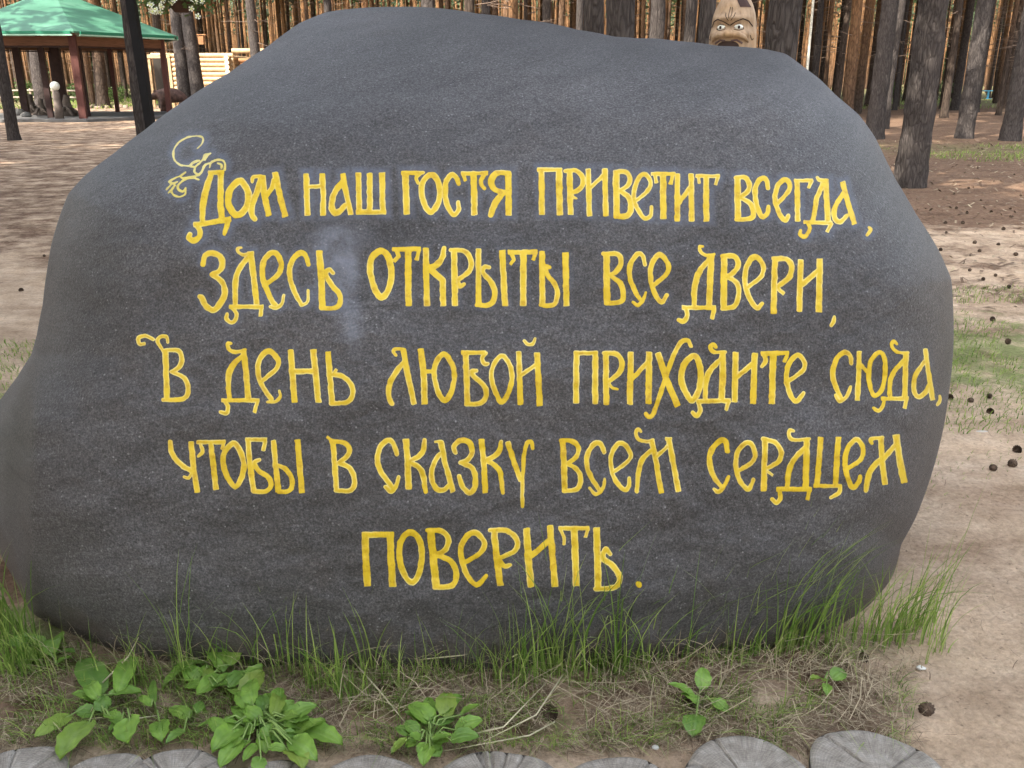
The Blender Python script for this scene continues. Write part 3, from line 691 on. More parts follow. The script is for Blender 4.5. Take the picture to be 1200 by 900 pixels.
def leaf_cloud(n, cfun, size, seed, aspect=.35):
    g = np.random.default_rng(seed); c = cfun(g, n)
    a = g.normal(size=(n, 3)); a[:, 2] *= .5; a /= np.linalg.norm(a, axis=1)[:, None]
    b = np.cross(a, g.normal(size=(n, 3))); b /= np.linalg.norm(b, axis=1)[:, None]
    s = size * g.uniform(.6, 1.3, (n, 1))
    V = np.stack([c - a*s*.5 - b*s*aspect*.5, c + a*s*.5 - b*s*aspect*.2, c + a*s*.45 + b*s*aspect*.3, c - a*s*.4 + b*s*aspect*.5], 1).reshape(-1, 3)
    return V, np.arange(n * 4).reshape(-1, 4)
def crown_pts(H0, H1, R):
    def f(g, n):
        nc = 34; t = g.uniform(0, 1, nc); rad = R * (1 - .75 * t ** 1.4) * g.uniform(.35, 1, nc); an = g.uniform(0, 2*np.pi, nc)
        cc = np.stack([rad*np.cos(an), rad*np.sin(an), H0 + (H1-H0)*t], 1); k = g.integers(0, nc, n)
        return cc[k] + g.normal(size=(n, 3)) * np.array([.42, .42, .2])
    return f
def free(o): 
    me = o.data; bpy.data.objects.remove(o); return me
TR = []; CR = []; BR = []
for k in range(5):
    v, f = trunk_mesh(1.0, 1.0, 10, 9, k, 0, .0, 0)     # unit, reshaped below
    H = 19; v, f = trunk_mesh(.14, H, 12, 16, k * 3 + 1, .28, .35, .012)
    TR.append(free(mesh_obj('trunk', v, f, BARK_FAR, smooth=True)))
    v, f = leaf_cloud(2600, crown_pts(11.0, 20.5, 2.5), .52, 50 + k)
    CR.append(free(mesh_obj('crown', v, f, NEEDLE)))
    mb = MB(); g = random.Random(k)
    for q in range(26):
        z = g.uniform(1.8, 10); an = g.uniform(0, 6.28); L = g.uniform(.35, 1.3); dz = g.uniform(-.25, .2) * L
        bx, by = math.cos(an), math.sin(an); kx, ky = -by * g.uniform(-.3, .3) * L, bx * g.uniform(-.3, .3) * L
        mb.tube([(.08*bx, .08*by, z), (bx*L*.5 + kx*.3, by*L*.5 + ky*.3, z + dz*.3), (bx*L + kx, by*L + ky, z + dz)], [.016, .011, .004], 4, False)
        for w_ in range(2):
            s = g.uniform(.4, .9); an2 = an + g.choice((-1, 1)) * g.uniform(.5, 1.1); l2 = L * .35
            mb.tube([(bx*L*s, by*L*s, z + dz*s), (bx*L*s + math.cos(an2)*l2, by*L*s + math.sin(an2)*l2, z + dz*s + g.uniform(-.1, .1))], [.007, .003], 3, False)
    BR.append(free(mb.build('branches', TWIG)))
def pine(x, y, r, label, group=None, crown=True, near=False, seed=0, branches=True, lean=(0, 0), bark=None, name='pine_tree', kz=1.0, cs=1.0):
    t = empty(name, (x, y, GZ(x, y)), label, 'tree', group); g = random.Random(seed)
    t.rotation_euler = (lean[0], lean[1], 0)
    k = g.randrange(5); rz = g.uniform(0, 6.28)
    if near:
        v, f = trunk_mesh(r, 17, 56, 120, seed, .12, .22, min(.02, r * .08), .45)
        mesh_obj('trunk', v, f, bark or BARK, t, smooth=True)
    else:
        o = share('trunk', TR[k], t, rot=(0, 0, rz), scale=(r/.14, r/.14, kz))
        if bark: o.material_slots[0].link = 'OBJECT'; o.material_slots[0].material = bark
    if branches: tag(share('branches', BR[k], t, rot=(0, 0, rz), scale=(1, 1, kz)), kind='stuff')
    if crown: share('crown', CR[k], t, rot=(0, 0, rz), scale=(1.05 * cs, 1.05 * cs, .95 * kz))
    if crown and cs > 1.2: share('crown', CR[(k + 2) % 5], t, rot=(0, 0, rz + 2), scale=(cs, cs, .93 * kz))
    return t
SPEC = [  # px, py where it is seen, distance, width px there, near?, label
 (6, 100, 25.0, 13, 1, 'slim grey pine at the left edge in front of the green-roofed pavilion'),
 (160, 90, 14.0, 17, 1, 'grey pine trunk directly beside the black lamp post'),
 (213, 70, 46.5, 15, 0, 'left pine of the close pair in front of the log cabin wall'),
 (228.5, 70, 46.0, 15, 0, 'right pine of the close pair in front of the log cabin wall'),
 (299, 35, 41.0, 12, 0, 'dark pine covering the right end of the log cabin'),
 (697, 20, 10.5, 25, 1, 'left of two thick grey pines touching behind the middle of the boulder'),
 (729, 20, 9.2, 34, 1, 'right, thicker one of two touching grey pines behind the middle of the boulder'),
 (771, 20, 18.0, 18, 1, 'dark slim pine between the thick pair and the carved face post'),
 (809, 20, 12.5, 14, 1, 'slimmer grey pine just left of the carved face post, half behind another'),
 (827, 20, 10.8, 19, 1, 'grey pine right up against the carved face post on its left'),
 (916, 30, 8.6, 38, 1, 'thick grey pine right of the carved face post above the boulder'),
 (1034, 80, 26.5, 20, 1, 'straight grey pine rising behind the boulder\'s right shoulder'),
 (1044, 80, 31.0, 10, 0, 'slim dark pine hidden half behind the grey pine at the boulder\'s right shoulder'),
 (1082, 100, 14.3, 34, 1, 'thick rough-barked pine standing closest to the boulder on the right'),
 (1141, 90, 26.6, 19, 1, 'dark leaning-looking pine between the thick pine and the right edge'),
 (1196, 90, 25.6, 21, 1, 'grey pine cut by the right edge of the picture'),
 (1113, 60, 52.0, 5, 0, 'thin sunlit pine far behind, just right of the thick rough pine'),
 (1127, 70, 50.0, 9, 0, 'shaded pine far behind, left of the dark pine on the right'),
 (1150, 80, 47.0, 8, 0, 'slim pine half hidden behind the dark pine on the right'),
 (986, 60, 40.0, 8, 0, 'bright sunlit pine behind the boulder\'s right shoulder'),
 (1001, 60, 38.0, 12, 0, 'broad shaded pine next to the bright sunlit one right of the boulder'),
 (1015, 60, 46.0, 5, 0, 'thin sunlit pine left of the straight grey one'),
 (1053, 90, 49.0, 5, 0, 'thin pine seen between the straight grey pine and the thick rough one'),
 (960, 50, 42.0, 8, 0, 'shaded pine rising behind the slope of the boulder\'s right shoulder'),
 (972, 50, 44.0, 4, 0, 'thin orange pine next to the shaded one at the boulder\'s right shoulder'),
 (382, 8, 30.0, 9, 0, 'dark pine above the left end of the boulder\'s crest'),
 (500, 4, 28.0, 18, 0, 'broad dark pine above the middle of the boulder\'s crest'),
 (567, 6, 30.0, 11, 0, 'dark pine above the boulder where its crest begins to fall'),
 (640, 12, 33.0, 10, 0, 'grey pine above the boulder, left of the thick pair'),
 (679, 14, 26.0, 9, 0, 'dark pine just left of the thick pair'),
 (45, 90, 50.0, 16, 0, 'broad pine seen through the pavilion between its posts'),
 (105, 10, 52.0, 14, 0, 'orange-barked pine rising behind the pavilion roof'),
 (183, 20, 55.0, 10, 0, 'orange-barked pine right of the black lamp post'),
]
placed = []
for n_, (px, py, Y, wd, near, lab) in enumerate(SPEC):
    p = at(px, py, Y); r = wd / 2 / F * (Y / ray(px, py)[1]) * math.hypot(1, 0) * 1.0
    if not near: r *= 1.06
    lean = (0, 0)
    pine(p.x, Y, r, lab, None, True, bool(near), n_ + 11, Y > 34, lean, kz=random.uniform(.95, 1.1), bark=None if ('orange' in lab or 'sunlit' in lab) else BARK)
    placed.append((p.x, Y, .9 + r))
p = at(948, 60, 36); t = empty('birch_tree', (p.x, p.y, GZ(p.x, p.y)), 'very thin pale birch stem above the boulder\'s right shoulder', 'tree')
v, f = trunk_mesh(.055, 11, 10, 14, 3, .1, .2, .004, .5); mesh_obj('trunk', v, f, BIRCH, t, smooth=True)
v, f = leaf_cloud(500, crown_pts(6.5, 11.5, 1.3), .22, 5); mesh_obj('crown', v, f, SHRUB, t)
# pines toward the sun, behind the viewer: they shade the clearing
shade = [(-6.5, -.5), (-8.5, -7.0), (-3.5, -7.5), (-11.5, -4.5), (-7.0, -10.5), (-12.0, -9.0), (-2.0, -11.5), (-10.5, -12.5), (-15.0, -6.5), (-5.0, -14.0),
         (-12.5, -.5), (4.5, -11.5), (-16.5, -11.5), (0.5, -15.0), (-6, -17), (-18, -2), (-15, 3), (-11, 8), (-19, 8),
         (-17, 15), (-22, 13), (-21, 18), (-26, 20), (-20, 3), (-23, 7), (-26, 12), (-13, 11), (-30, 17), (-24, -2), (-28, 5), (-31, 10)]
for k, (x, y) in enumerate(shade):
    pine(x, y, .19, 'tall pine standing behind or beside the viewer outside the picture', 'pines outside the picture round the clearing', seed=900 + k, kz=.9 + .02 * (k % 7), cs=1.5 if k < 16 else 1.2)
# the forest: individuals near to far
cand = []
g = random.Random(21)
def ok(x, y):
    px = 600 + x * F / (y * math.cos(PITCH) + CH * math.sin(PITCH)) 
    if -26 < x < -10.5 and y < 47: return False            # pavilion and clearing on the left
    if x < -2 and y < 44: return False
    if x < -12.5 and y < 50 : return False
    if -23.5 < x < -11 and 47 < y < 58: return False         # cabin
    if x > 3 and y < 34 : return False
    if y < 24: return False
    return True
tries = 0
lo_y = 24.0
while len(cand) < 262 and tries < 400000:
    tries += 1
    y = 24 + (88 - 24) * g.random() ** .75; x = g.uniform(-.62, .62) * y
    if not ok(x, y): continue
    sp = 1.0 if y > 40 else 1.5
    if any((x-a)**2 + (y-b)**2 < max(sp, c)**2 for a, b, c in placed): continue
    placed.append((x, y, .5)); cand.append((x, y))
for k, (x, y) in enumerate(cand):
    pine(x, y, g.choice((.08, .1, .11, .12, .13, .15, .17)), 'slender orange-brown pine in the dense forest behind the boulder', 'pines of the dense forest in the background',
         seed=1000 + k, kz=g.uniform(.85, 1.2))
# beyond: thousands more trunks as one mass, with their crowns
def far_trunks(n):
    g = np.random.default_rng(4); y = 88 + (270 - 88) * g.random(n) ** .8; x = g.uniform(-.66, .66, n) * y; r = g.uniform(.08, .19, n); h = g.uniform(16, 24, n)
    th = np.linspace(0, 2*np.pi, 6, endpoint=False); V = []
    lx = g.normal(0, .35, n); ly = g.normal(0, .35, n)
    for q, z in enumerate((0, 1)):
        rr_ = r * (1 - .6 * z)
        V.append(np.stack([x[:, None] + lx[:, None]*z + rr_[:, None]*np.cos(th), y[:, None] + ly[:, None]*z + rr_[:, None]*np.sin(th), np.repeat((h * z)[:, None], 6, 1)], -1))
    V = np.stack(V, 1).reshape(-1, 3); b = np.arange(n)[:, None, None] * 12; j = np.arange(6)[None, :, None]; j2 = (j + 1) % 6
    f = np.concatenate([b + j, b + j2, b + 6 + j2, b + 6 + j], -1).reshape(-1, 4)
    return V, f, x, y, h
v, f, fx_, fy_, fh_ = far_trunks(3600)
tag(mesh_obj('distant_trunks', v, f, BARK_FAR), 'mass of thin pine trunks in the depth of the forest', 'forest', kind='stuff')
def far_cr(g, n):
    k = g.integers(0, len(fx_), n); t = g.uniform(.5, 1.05, n)
    return np.stack([fx_[k] + g.normal(0, .9, n), fy_[k] + g.normal(0, .9, n), fh_[k] * t], 1)
v, f = leaf_cloud(110000, far_cr, .9, 8); tag(mesh_obj('distant_crowns', v, f, NEEDLE), 'dark green pine crowns in the depth of the forest', 'forest', kind='stuff')
def far_wall(g, n):
    a = g.uniform(-.72, .72, n); d = g.uniform(262, 300, n)
    return np.stack([np.sin(a)*d, np.cos(a)*d, g.uniform(0, 1, n) ** 1.0 * 30], 1)
v, f = leaf_cloud(60000, far_wall, 3.0, 9, .6); tag(mesh_obj('far_wood', v, f, NEEDLE), 'dark far wood closing off the view between the trunks', 'forest', kind='stuff')
# unseen forest ring on the sides and behind, added to block low sky light
def ring(n):
    g = np.random.default_rng(14); out = []
    while len(out) < n:
        a = g.uniform(-np.pi, np.pi); d = 34 + 45 * g.random(); x, y = d * math.sin(a), d * math.cos(a)
        if y > 0 and abs(x) < .66 * y + 3: continue
        out.append((x, y))
    return np.array(out)
RG = ring(380); gq = np.random.default_rng(15); th6 = np.linspace(0, 2*np.pi, 7, endpoint=False); rv_ = gq.uniform(.1, .2, len(RG)); hv_ = gq.uniform(17, 22, len(RG))
V = np.stack([np.stack([RG[:, 0, None] + rv_[:, None]*q*np.cos(th6), RG[:, 1, None] + rv_[:, None]*q*np.sin(th6), np.repeat((hv_*z)[:, None], 7, 1)], -1) for q, z in ((1, 0), (.4, 1))], 1).reshape(-1, 3)
b = np.arange(len(RG))[:, None, None] * 14; j = np.arange(7)[None, :, None]; j2 = (j+1) % 7
tag(mesh_obj('surrounding_trunks', V, np.concatenate([b+j, b+j2, b+7+j2, b+7+j], -1).reshape(-1, 4), BARK_FAR), 'unseen pine trunks added all round the clearing to block low sky', 'forest', kind='stuff')
def rcr(g, n):
    k = g.integers(0, len(RG), n); t = g.uniform(.42, 1.02, n); s = 1.9 * (1.25 - t)
    return np.stack([RG[k, 0] + g.normal(0, 1, n)*s, RG[k, 1] + g.normal(0, 1, n)*s, hv_[k]*t], 1)
v, f = leaf_cloud(70000, rcr, .75, 18, .5); tag(mesh_obj('surrounding_crowns', v, f, NEEDLE), 'unseen pine crowns added all round the clearing to block low sky', 'forest', kind='stuff')
# young growth between the trunks
def bush_pts(g, n):
    c = g.normal(size=(14, 3)) * np.array([.5, .5, .35]) + np.array([0, 0, .75]); k = g.integers(0, 14, n)
    p = c[k] + g.normal(size=(n, 3)) * .17; p[:, 2] = np.abs(p[:, 2]); return p
v, f = leaf_cloud(900, bush_pts, .13, 12, .6); BUSH = free(mesh_obj('foliage', v, f, SHRUB))
mb = MB()
for q in range(7): an = q * .9; mb.tube([(0, 0, -.02), (.25*math.cos(an), .25*math.sin(an), .5), (.45*math.cos(an), .45*math.sin(an), 1.1)], [.018, .012, .005], 5)
STEM = free(mb.build('stems', TWIG))
bs = [(125, 62), (20, 62), (88, 66), (108, 70), (142, 72), (1188, 76), (1100, 74), (1047, 72), (70, 74), (38, 76)]
for k, (px, Y) in enumerate(bs):
    p = at(px, 95, Y); t = empty('shrub', (p.x, Y, GZ(p.x, Y)), 'light green undergrowth shrub between the far trunks', 'shrub', 'undergrowth shrubs among the far trunks', rz=k)
    s = random.uniform(.8, 1.3); share('foliage', BUSH, t, scale=(s, s, s * .9)); share('stems', STEM, t, scale=(s, s, s * .9))

# ------------------------------------------------------------ pavilion
ROOFM = m_roof(); TRIM = simple('dark_green_gutter', (.02, .16, .09), .5, .15); TRIML = simple('pale_green_edge', (.3, .5, .38), .5, .1)
POSTR = simple('oxblood_painted_post', (.085, .030, .024), .6, .25, 6, stretch=(3, 3, .5)); POSTD = simple('dark_brown_post', (.035, .018, .016), .7, .3, 6)
BEAM = simple('brown_plank_underside', (.15, .075, .045), .8, .3, 8, stretch=(.3, .3, 4)); CONC = simple('pale_concrete', (.13, .125, .12), .9, .15, 5, bump=.2)
pc = Vector((-18.35, 39.45, 0))
pav = empty('pavilion', pc, 'open hexagonal pavilion with mint green sheet roof on dark red posts', 'pavilion')
def hexp(R, z, off=-59): return [(R*math.cos(math.radians(off + 60*k)), R*math.sin(math.radians(off + 60*k)), z) for k in range(6)]
for k in range(6):
    a, b = hexp(4.75, 3.2)[k], hexp(4.75, 3.2)[(k+1) % 6]; ap = (0, 0, 4.95)
    a2, b2, ap2 = (a[0], a[1], a[2]-.06), (b[0], b[1], b[2]-.06), (0, 0, 4.87)
    mesh_obj('roof_panel', [a, b, ap, a2, b2, ap2], [(0, 1, 2), (5, 4, 3), (0, 3, 4, 1)], ROOFM, pav)
    A, B = Vector(a), Vector(b); d = (B - A); L = d.length; m = A + d * (.5 if k != 5 else .53); an = math.atan2(d.y, d.x)
    o_ = Vector((math.sin(an), -math.cos(an), 0)) * .05
    MB().box(m + o_ + Vector((0, 0, -.05)), (L * .9, .07, .10), an).build('gutter', TRIM, pav)
    MB().box(m + o_ * 1.1 + Vector((0, 0, -.13)), (L * .92, .06, .045), an).build('drip_edge', TRIML, pav)
    a, b = Vector(hexp(4.1, 2.88)[k]), Vector(hexp(4.1, 2.88)[(k+1) % 6]); d = b - a
    MB().box((a + b) / 2, (d.length - .2, .12, .32), math.atan2(d.y, d.x)).build('beam', BEAM, pav)
    MB().box((a + b) / 2 + Vector((0, 0, -.20)), (d.length - .2, .09, .05), math.atan2(d.y, d.x)).build('lower_rail', POSTD, pav)
    h = hexp(4.55, 0)[k]; MB().tube([(h[0], h[1], 3.12), (h[0]*.04, h[1]*.04, 4.78)], .06, 4).build('rafter', BEAM, pav)
for k in range(6):
    h = hexp(4.1, 0)[k]; MB().box((h[0], h[1], 1.6), (.26 if k == 0 else .2, .26 if k == 0 else .2, 3.0), math.radians(10)).build('post', POSTR if k in (0, 1) else POSTD, pav)
for px, py, wd in ((103, 136, .2), (138, 131, .17), (60, 137.5, .2), (77, 134.5, .28), (31, 134.5, .26), (16, 140, .16)):
    p = ground(px, py, .14) - pc; MB().box((p.x, p.y, 1.6), (wd, wd, 3.0), .2).build('post', POSTR if px == 138 else POSTD, pav)
hx, h2 = hexp(4.95, .13), hexp(4.95, -.1)
mesh_obj('floor_slab', hx + h2, [(0,1,2,3,4,5), (11,10,9,8,7,6)] + [(k, 6+k, 6+(k+1) % 6, (k+1) % 6) for k in range(6)], CONC, pav)

# things in and behind the pavilion
WHITE = simple('white_globe_glass', (.8, .82, .74), .35, .04); GWOOD = simple('grey_driftwood', (.16, .13, .11), .9, .35, 6, bump=.5)
p = ground(70, 139, .13); t = empty('globe_lamp', p, 'white globe lamp on a short grey stump pillar under the pavilion', 'lamp')
MB().ball((0, 0, 1.17), (.17, .17, .17), 18, 12).build('globe', WHITE, t, True)
MB().tube([(0, 0, 0), (0, 0, .45), (0, 0, .9), (0, 0, 1.02)], [.16, .13, .13, .09], 12).build('pillar', GWOOD, t, True)
def rootstump(px, py, z, s, lab, seed):
    p = ground(px, py, z); t = empty('root_stump', p, lab, 'stump'); g = random.Random(seed)
    MB().tube([(0, 0, -.03), (.03*s, 0, .25*s), (-.04*s, .02, .55*s), (.02, 0, .8*s)], [.26*s, .18*s, .15*s, .11*s], 12).build('stump', GWOOD, t, True)
    for q in range(6):
        an = q * 1.05 + g.uniform(-.2, .2); L = g.uniform(.35, .6) * s
        MB().tube([(.1*s*math.cos(an), .1*s*math.sin(an), .3*s), (L*.6*math.cos(an), L*.6*math.sin(an), .2*s + g.uniform(-.1, .15)*s), (L*math.cos(an+.3), L*math.sin(an+.3), .02)], [.09*s, .07*s, .04*s], 8).build('root', GWOOD, t, True)
rootstump(38, 134, .13, 1.0, 'gnarled grey root stump left of the globe lamp under the pavilion', 1)
rootstump(50, 135, .13, .8, 'smaller gnarled root stump directly left of the globe lamp', 2)
rootstump(81, 136, .13, 1.0, 'gnarled root stump right of the globe lamp under the pavilion', 3)
STONE = simple('grey_field_stone', (.19, .185, .175), .9, .25, 5, bump=.4)
def stone(px, py, s, lab, grp=None, m=STONE, seed=0, z=0.0, cat='stone', name='stone'):
    p = ground(px, py, z); th, ph = np.meshgrid(np.linspace(0, 2*np.pi, 14, endpoint=False), np.linspace(0, np.pi, 9)); 
    x, y, zz = np.sin(ph)*np.cos(th), np.sin(ph)*np.sin(th), np.cos(ph)
    r = 1 + .22 * fbm(x*1.6 + seed, y*1.6, zz*1.6, 3, seed)
    V = np.stack([x*r*s[0], y*r*s[1], zz*r*s[2] + s[2]*.55], -1).reshape(-1, 3)
    i = np.arange(8)[:, None]; j = np.arange(14)[None, :]; j2 = (j+1) % 14
    f = np.stack([i*14+j, (i+1)*14+j, (i+1)*14+j2, i*14+j2], -1).reshape(-1, 4)
    o = mesh_obj(name, V, f, m, smooth=True, loc=p); tag(o, lab, cat, grp); return o
stone(22, 135, (.32, .25, .17), 'large pale grey stone at the left of the pavilion floor', seed=1, z=.13)
stone(31, 137, (.2, .2, .12), 'smaller grey stone lying against the large pale one', seed=2, z=.13)
stone(36, 134, (.14, .12, .12), 'little white stone behind the root stump under the pavilion', seed=3, z=.13, m=simple('white_stone', (.6, .59, .55), .8))
STN2 = simple('warm_border_stone', (.22, .165, .125), .9, .3, 5, bump=.4)
for k in range(9):
    stone(105 + k*5.2 + random.uniform(-1, 1), 127.5 - (k % 2) * .6, (random.uniform(.11, .2), .13, random.uniform(.09, .15)), 'rounded brown stone in the border row behind the pavilion',
          'stones of the border row behind the pavilion', STN2, 20 + k)
RAIL = simple('weathered_rail_wood', (.30, .25, .2), .85, .3, 8)
fb = ground(50, 117.5); fb = Vector((0, 58.5, 0))
fen = empty('rail_fence', (at(50, 115, 58.5).x, 58.5, GZ(-28, 58.5)), 'low rustic wooden rail fence far behind the pavilion', 'fence')
x0 = at(-20, 115, 58.5).x - fen.location.x; x1 = at(92, 115, 58.5).x - fen.location.x
for z in (.45, .85): MB().tube([(x0, 0, z), ((x0+x1)/2, .03, z + .02), (x1, 0, z)], .05, 8).build('rail', RAIL, fen)
for k in range(5): x = x0 + (x1-x0)*k/4; MB().tube([(x, .08, -.1), (x, .08, 1.0)], .06, 8).build('post', RAIL, fen)

# ------------------------------------------------------------ log cabin under construction
LOGW = simple('fresh_peeled_log', (.42, .29, .16), .6, .22, 6, stretch=(1, 1, 1)); LOGE = simple('shaded_log_and_feeder', (.27, .13, .055), .65, .25, 6)
LOGC = simple('log_cut_end', (.72, .56, .34), .7, .15, 30); DARKIN = simple('door_opening_shade', (.03, .025, .02), .9)
YC = 51.0; ax, bx, ex = at(179, 80, YC).x, at(267, 80, YC).x, at(332, 80, YC).x
cab = empty('log_cabin', (bx, YC, 0), 'unfinished cabin of fresh yellow round logs behind the pair of pines', 'cabin')
NL = 12; LD = .235
for k in range(NL):
    z = .12 + k * LD; r = LD * .54
    xx0 = ax - bx + (1.05 if k < NL - 1 else 0)
    MB().tube([(xx0, 0, z), (xx0/2, random.uniform(-.01, .01), z), (.32, 0, z)], [r, r*.97, r], 14).build('log', LOGW, cab, False)
    MB().tube([(.322, 0, z), (.34, 0, z)], r*.93, 14).build('log_end', LOGC, cab)
    if k: MB().tube([(.08, -.36, z - LD/2), (.08, 2.2, z - LD/2), (.08, 6.5, z - LD/2)], r, 12).build('log', LOGW, cab, False)
    if k: MB().tube([(.08, -.362, z - LD/2), (.08, -.38, z - LD/2)], r*.93, 12).build('log_end', LOGC, cab)
    if k < NL - 1: MB().tube([(.3, 1.15, z), (ex - bx, 1.15, z)], r, 12).build('log', LOGE, cab, False)  # recessed wall: its shade is put into the darker orange log colour
MB().tube([(.3, .02, 2.93), (ex - bx, .02, 2.93)], .13, 12).build('top_beam', LOGW, cab)
MB().box((ax - bx + .95, -.12, 1.3), (.14, .1, 2.6)).build('door_frame', LOGW, cab)
MB().box((ax - bx + .38, -.12, 2.66), (1.28, .1, .18)).build('door_frame', LOGW, cab)
MB().box((ax - bx + .4, .5, 1.3), (1.0, .1, 2.55)).build('doorway_shade', DARKIN, cab)  # dark sheet standing in for the shade inside the door opening
MB().box((ax - bx - .12, -.05, 1.3), (.12, .12, 2.6)).build('door_frame', LOGW, cab)
# bird feeder board on the right pine of the pair
p = at(237, 44, 45.4); t = empty('bird_feeder', p, 'small wooden shelf feeder fixed on the right pine of the pair', 'feeder')
MB().box((0, 0, .12), (.42, .3, .04)).build('roof_board', LOGE, t); MB().box((-.05, 0, -.12), (.22, .2, .36), 0, 1.2).build('box', LOGE, t)

# carved wooden bear, dark red-brown, lying mass with head toward the left
BEARM = simple('dark_carved_wood', (.09, .052, .042), .8, .6, 7, bump=1.0); BEAR2 = simple('pale_snout_wood', (.33, .24, .17), .7)
p = ground(203, 132.5); t = empty('carved_bear', p, 'dark brown carved wooden bear figure standing by the trunk pair left of the boulder', 'sculpture')
def skin_body():
    mb = MB(); J = [((-.78, 0, .78), .2), ((-.5, 0, .86), .27), ((-.1, 0, .84), .36), ((.4, 0, .82), .36), ((.75, 0, .78), .3)]
    vs = [j[0] for j in J]; rs = [j[1] for j in J]; ed = [(k, k+1) for k in range(4)]
    for sx, base in ((-.35, 2), (.62, 4)):
        for sy in (-.2, .2):
            n = len(vs); vs += [(sx, sy, .55), (sx - .03, sy * 1.1, .28), (sx - .08, sy * 1.1, .05)]; rs += [.17, .12, .11]; ed += [(base, n), (n, n+1), (n+1, n+2)]
    n = len(vs); vs += [(-.98, 0, .68), (-1.12, 0, .62)]; rs += [.11, .07]; ed += [(0, n), (n, n+1)]
    me = bpy.data.meshes.new('body'); me.from_pydata(vs, ed, []); o = bpy.data.objects.new('body', me); col.objects.link(o)
    sk = o.modifiers.new('skin', 'SKIN'); 
    for q, r in enumerate(rs): me.skin_vertices[0].data[q].radius = (r, r)
    me.skin_vertices[0].data[2].use_root = True
    o.modifiers.new('sub', 'SUBSURF').levels = 2
    dg = bpy.context.evaluated_depsgraph_get(); m2 = bpy.data.meshes.new_from_object(o.evaluated_get(dg)); bpy.data.objects.remove(o)
    m2.materials.clear(); m2.materials.append(BEARM); m2.polygons.foreach_set('use_smooth', [True]*len(m2.polygons))
    return m2
try:
    bm_ = skin_body()
except Exception as e:
    print('skin failed', e); bm_ = free(MB().ball((0, 0, .8), (.8, .35, .35)).build('body', BEARM, None, True))
share('body', bm_, t)
for sy in (-.13, .13): MB().ball((-.72, sy, .98), (.06, .04, .07), 8, 6).build('ear', BEARM, t, True)
for sy in (-.12, .12): MB().ball((-.92, sy, .80), (.035, .03, .035), 8, 6).build('eye', WHITE, t, True)
MB().ball((-1.1, -.02, .63), (.09, .09, .07), 10, 8).build('snout', BEAR2, t, True)

# ------------------------------------------------------------ lamp post with hanging flower basket
BLK = simple('black_painted_metal', (.004, .004, .005), .6, .3, 20, .2); POT = simple('dark_basket', (.06, .03, .02), .9)
YL = 8.5; p = at(176, 100, YL)
t = empty('lamp_post', (p.x, YL, GZ(p.x, YL)), 'black square metal lamp post between the pine and the boulder', 'lamp post')
t.rotation_euler = (0, math.radians(-2.0), 0)
MB().box((0, 0, 1.75), (.072, .072, 3.5)).build('post', BLK, t)
MB().box((0, 0, .06), (.2, .2, .12)).build('base', BLK, t)
MB().tube([(.02, 0, 3.1), (.18, 0, 3.2), (.36, 0, 3.12)], .012, 8).build('bracket', BLK, t)
MB().box((0, 0, 3.52), (.16, .16, .04)).build('cap', BLK, t)
MB().box((0, 0, 3.7), (.2, .2, .3), 0, 1.2).build('lantern', WHITE, t)
q = at(211, -3, YL)
t = empty('flower_basket', (q.x, YL, q.z), 'hanging basket of green leaves and small white flowers on the lamp post', 'flower basket')
MB().tube([(0, 0, -.12), (0, 0, 0), (0, 0, .10)], [.06, .13, .16], 16).build('basket', POT, t, True)
for k in range(3): an = k * 2.1; MB().tube([(.15*math.cos(an), .15*math.sin(an), .1), (0, 0, .52)], .004, 5).build('chain', BLK, t)
def bk(g, n):
    c = g.normal(size=(n, 3)) * np.array([.12, .10, .05]); c[:, 2] += .05 - .35 * np.abs(c[:, 0]); return c
v, f = leaf_cloud(900, bk, .045, 3, .6); mesh_obj('leaves', v, f, SHRUB, t)
PETAL = simple('white_petal', (.78, .8, .66), .5, .05); CENT = simple('pale_yellow_flower_centre', (.55, .6, .25), .7)
mb = MB(); mc = MB()
for k in range(5):
    an = k * 1.2566; c, s = math.cos(an), math.sin(an)
    n = len(mb.v); mb.v += [(0, -.002, 0), (.018*c - .008*s, -.006, .018*s + .008*c), (.024*c, -.004, .024*s), (.018*c + .008*s, -.006, .018*s - .008*c)]; mb.f += [(n, n+1, n+2, n+3)]
FLW = free(mb.build('petals', PETAL)); CTR = free(MB().ball((0, -.008, 0), (.008, .006, .008), 8, 6).build('centre', CENT, None, True))
for k in range(24):
    a = random.uniform(-.24, .24); z = random.uniform(-.09, .07) - .45*abs(a)
    fo_ = share('flower', FLW, t, (a, -.13 + random.uniform(-.03, .03), z), (random.uniform(-.6, .6), 0, random.uniform(-.6, .6)), (1.15,)*3)
    share('flower_centre', CTR, fo_)

# ------------------------------------------------------------ carved face post
CW = Mat('carved_pale_wood', .6, .3); v_ = CW.mapping((1, 1, .12)); n_1 = CW.noise(v_, 30, 6, .7)
c_ = CW.ramp(n_1, [(.3, (.22, .145, .085)), (.55, (.38, .265, .165)), (.8, (.50, .37, .24))])
c_ = CW.mix(CW.ramp(CW.noise(CW.mapping(), 7, 3), [(.5, 0), (.7, .6)]), c_, (.45, .27, .12)); CWM = CW.out(c_, CW.bump(n_1, .4, .004))
CDK = simple('dark_cap_wood', (.05, .025, .02), .7, .3, 20); LINE = simple('dark_carved_line', (.035, .02, .015), .8); SHD = simple('dark_lid_and_lip', (.13, .085, .08), .7, .2, 20)  # dark tones for carved lines, mouth, eyelids and lips
YF = 5.6; p = at(859, 30, YF)
t = empty('carved_face_post', (p.x + .005, YF, 0), 'carved wooden post with a stern bearded face behind the boulder', 'sculpture'); t.rotation_euler = (0, 0, math.radians(-24))
zt = at(859, 0, YF).z
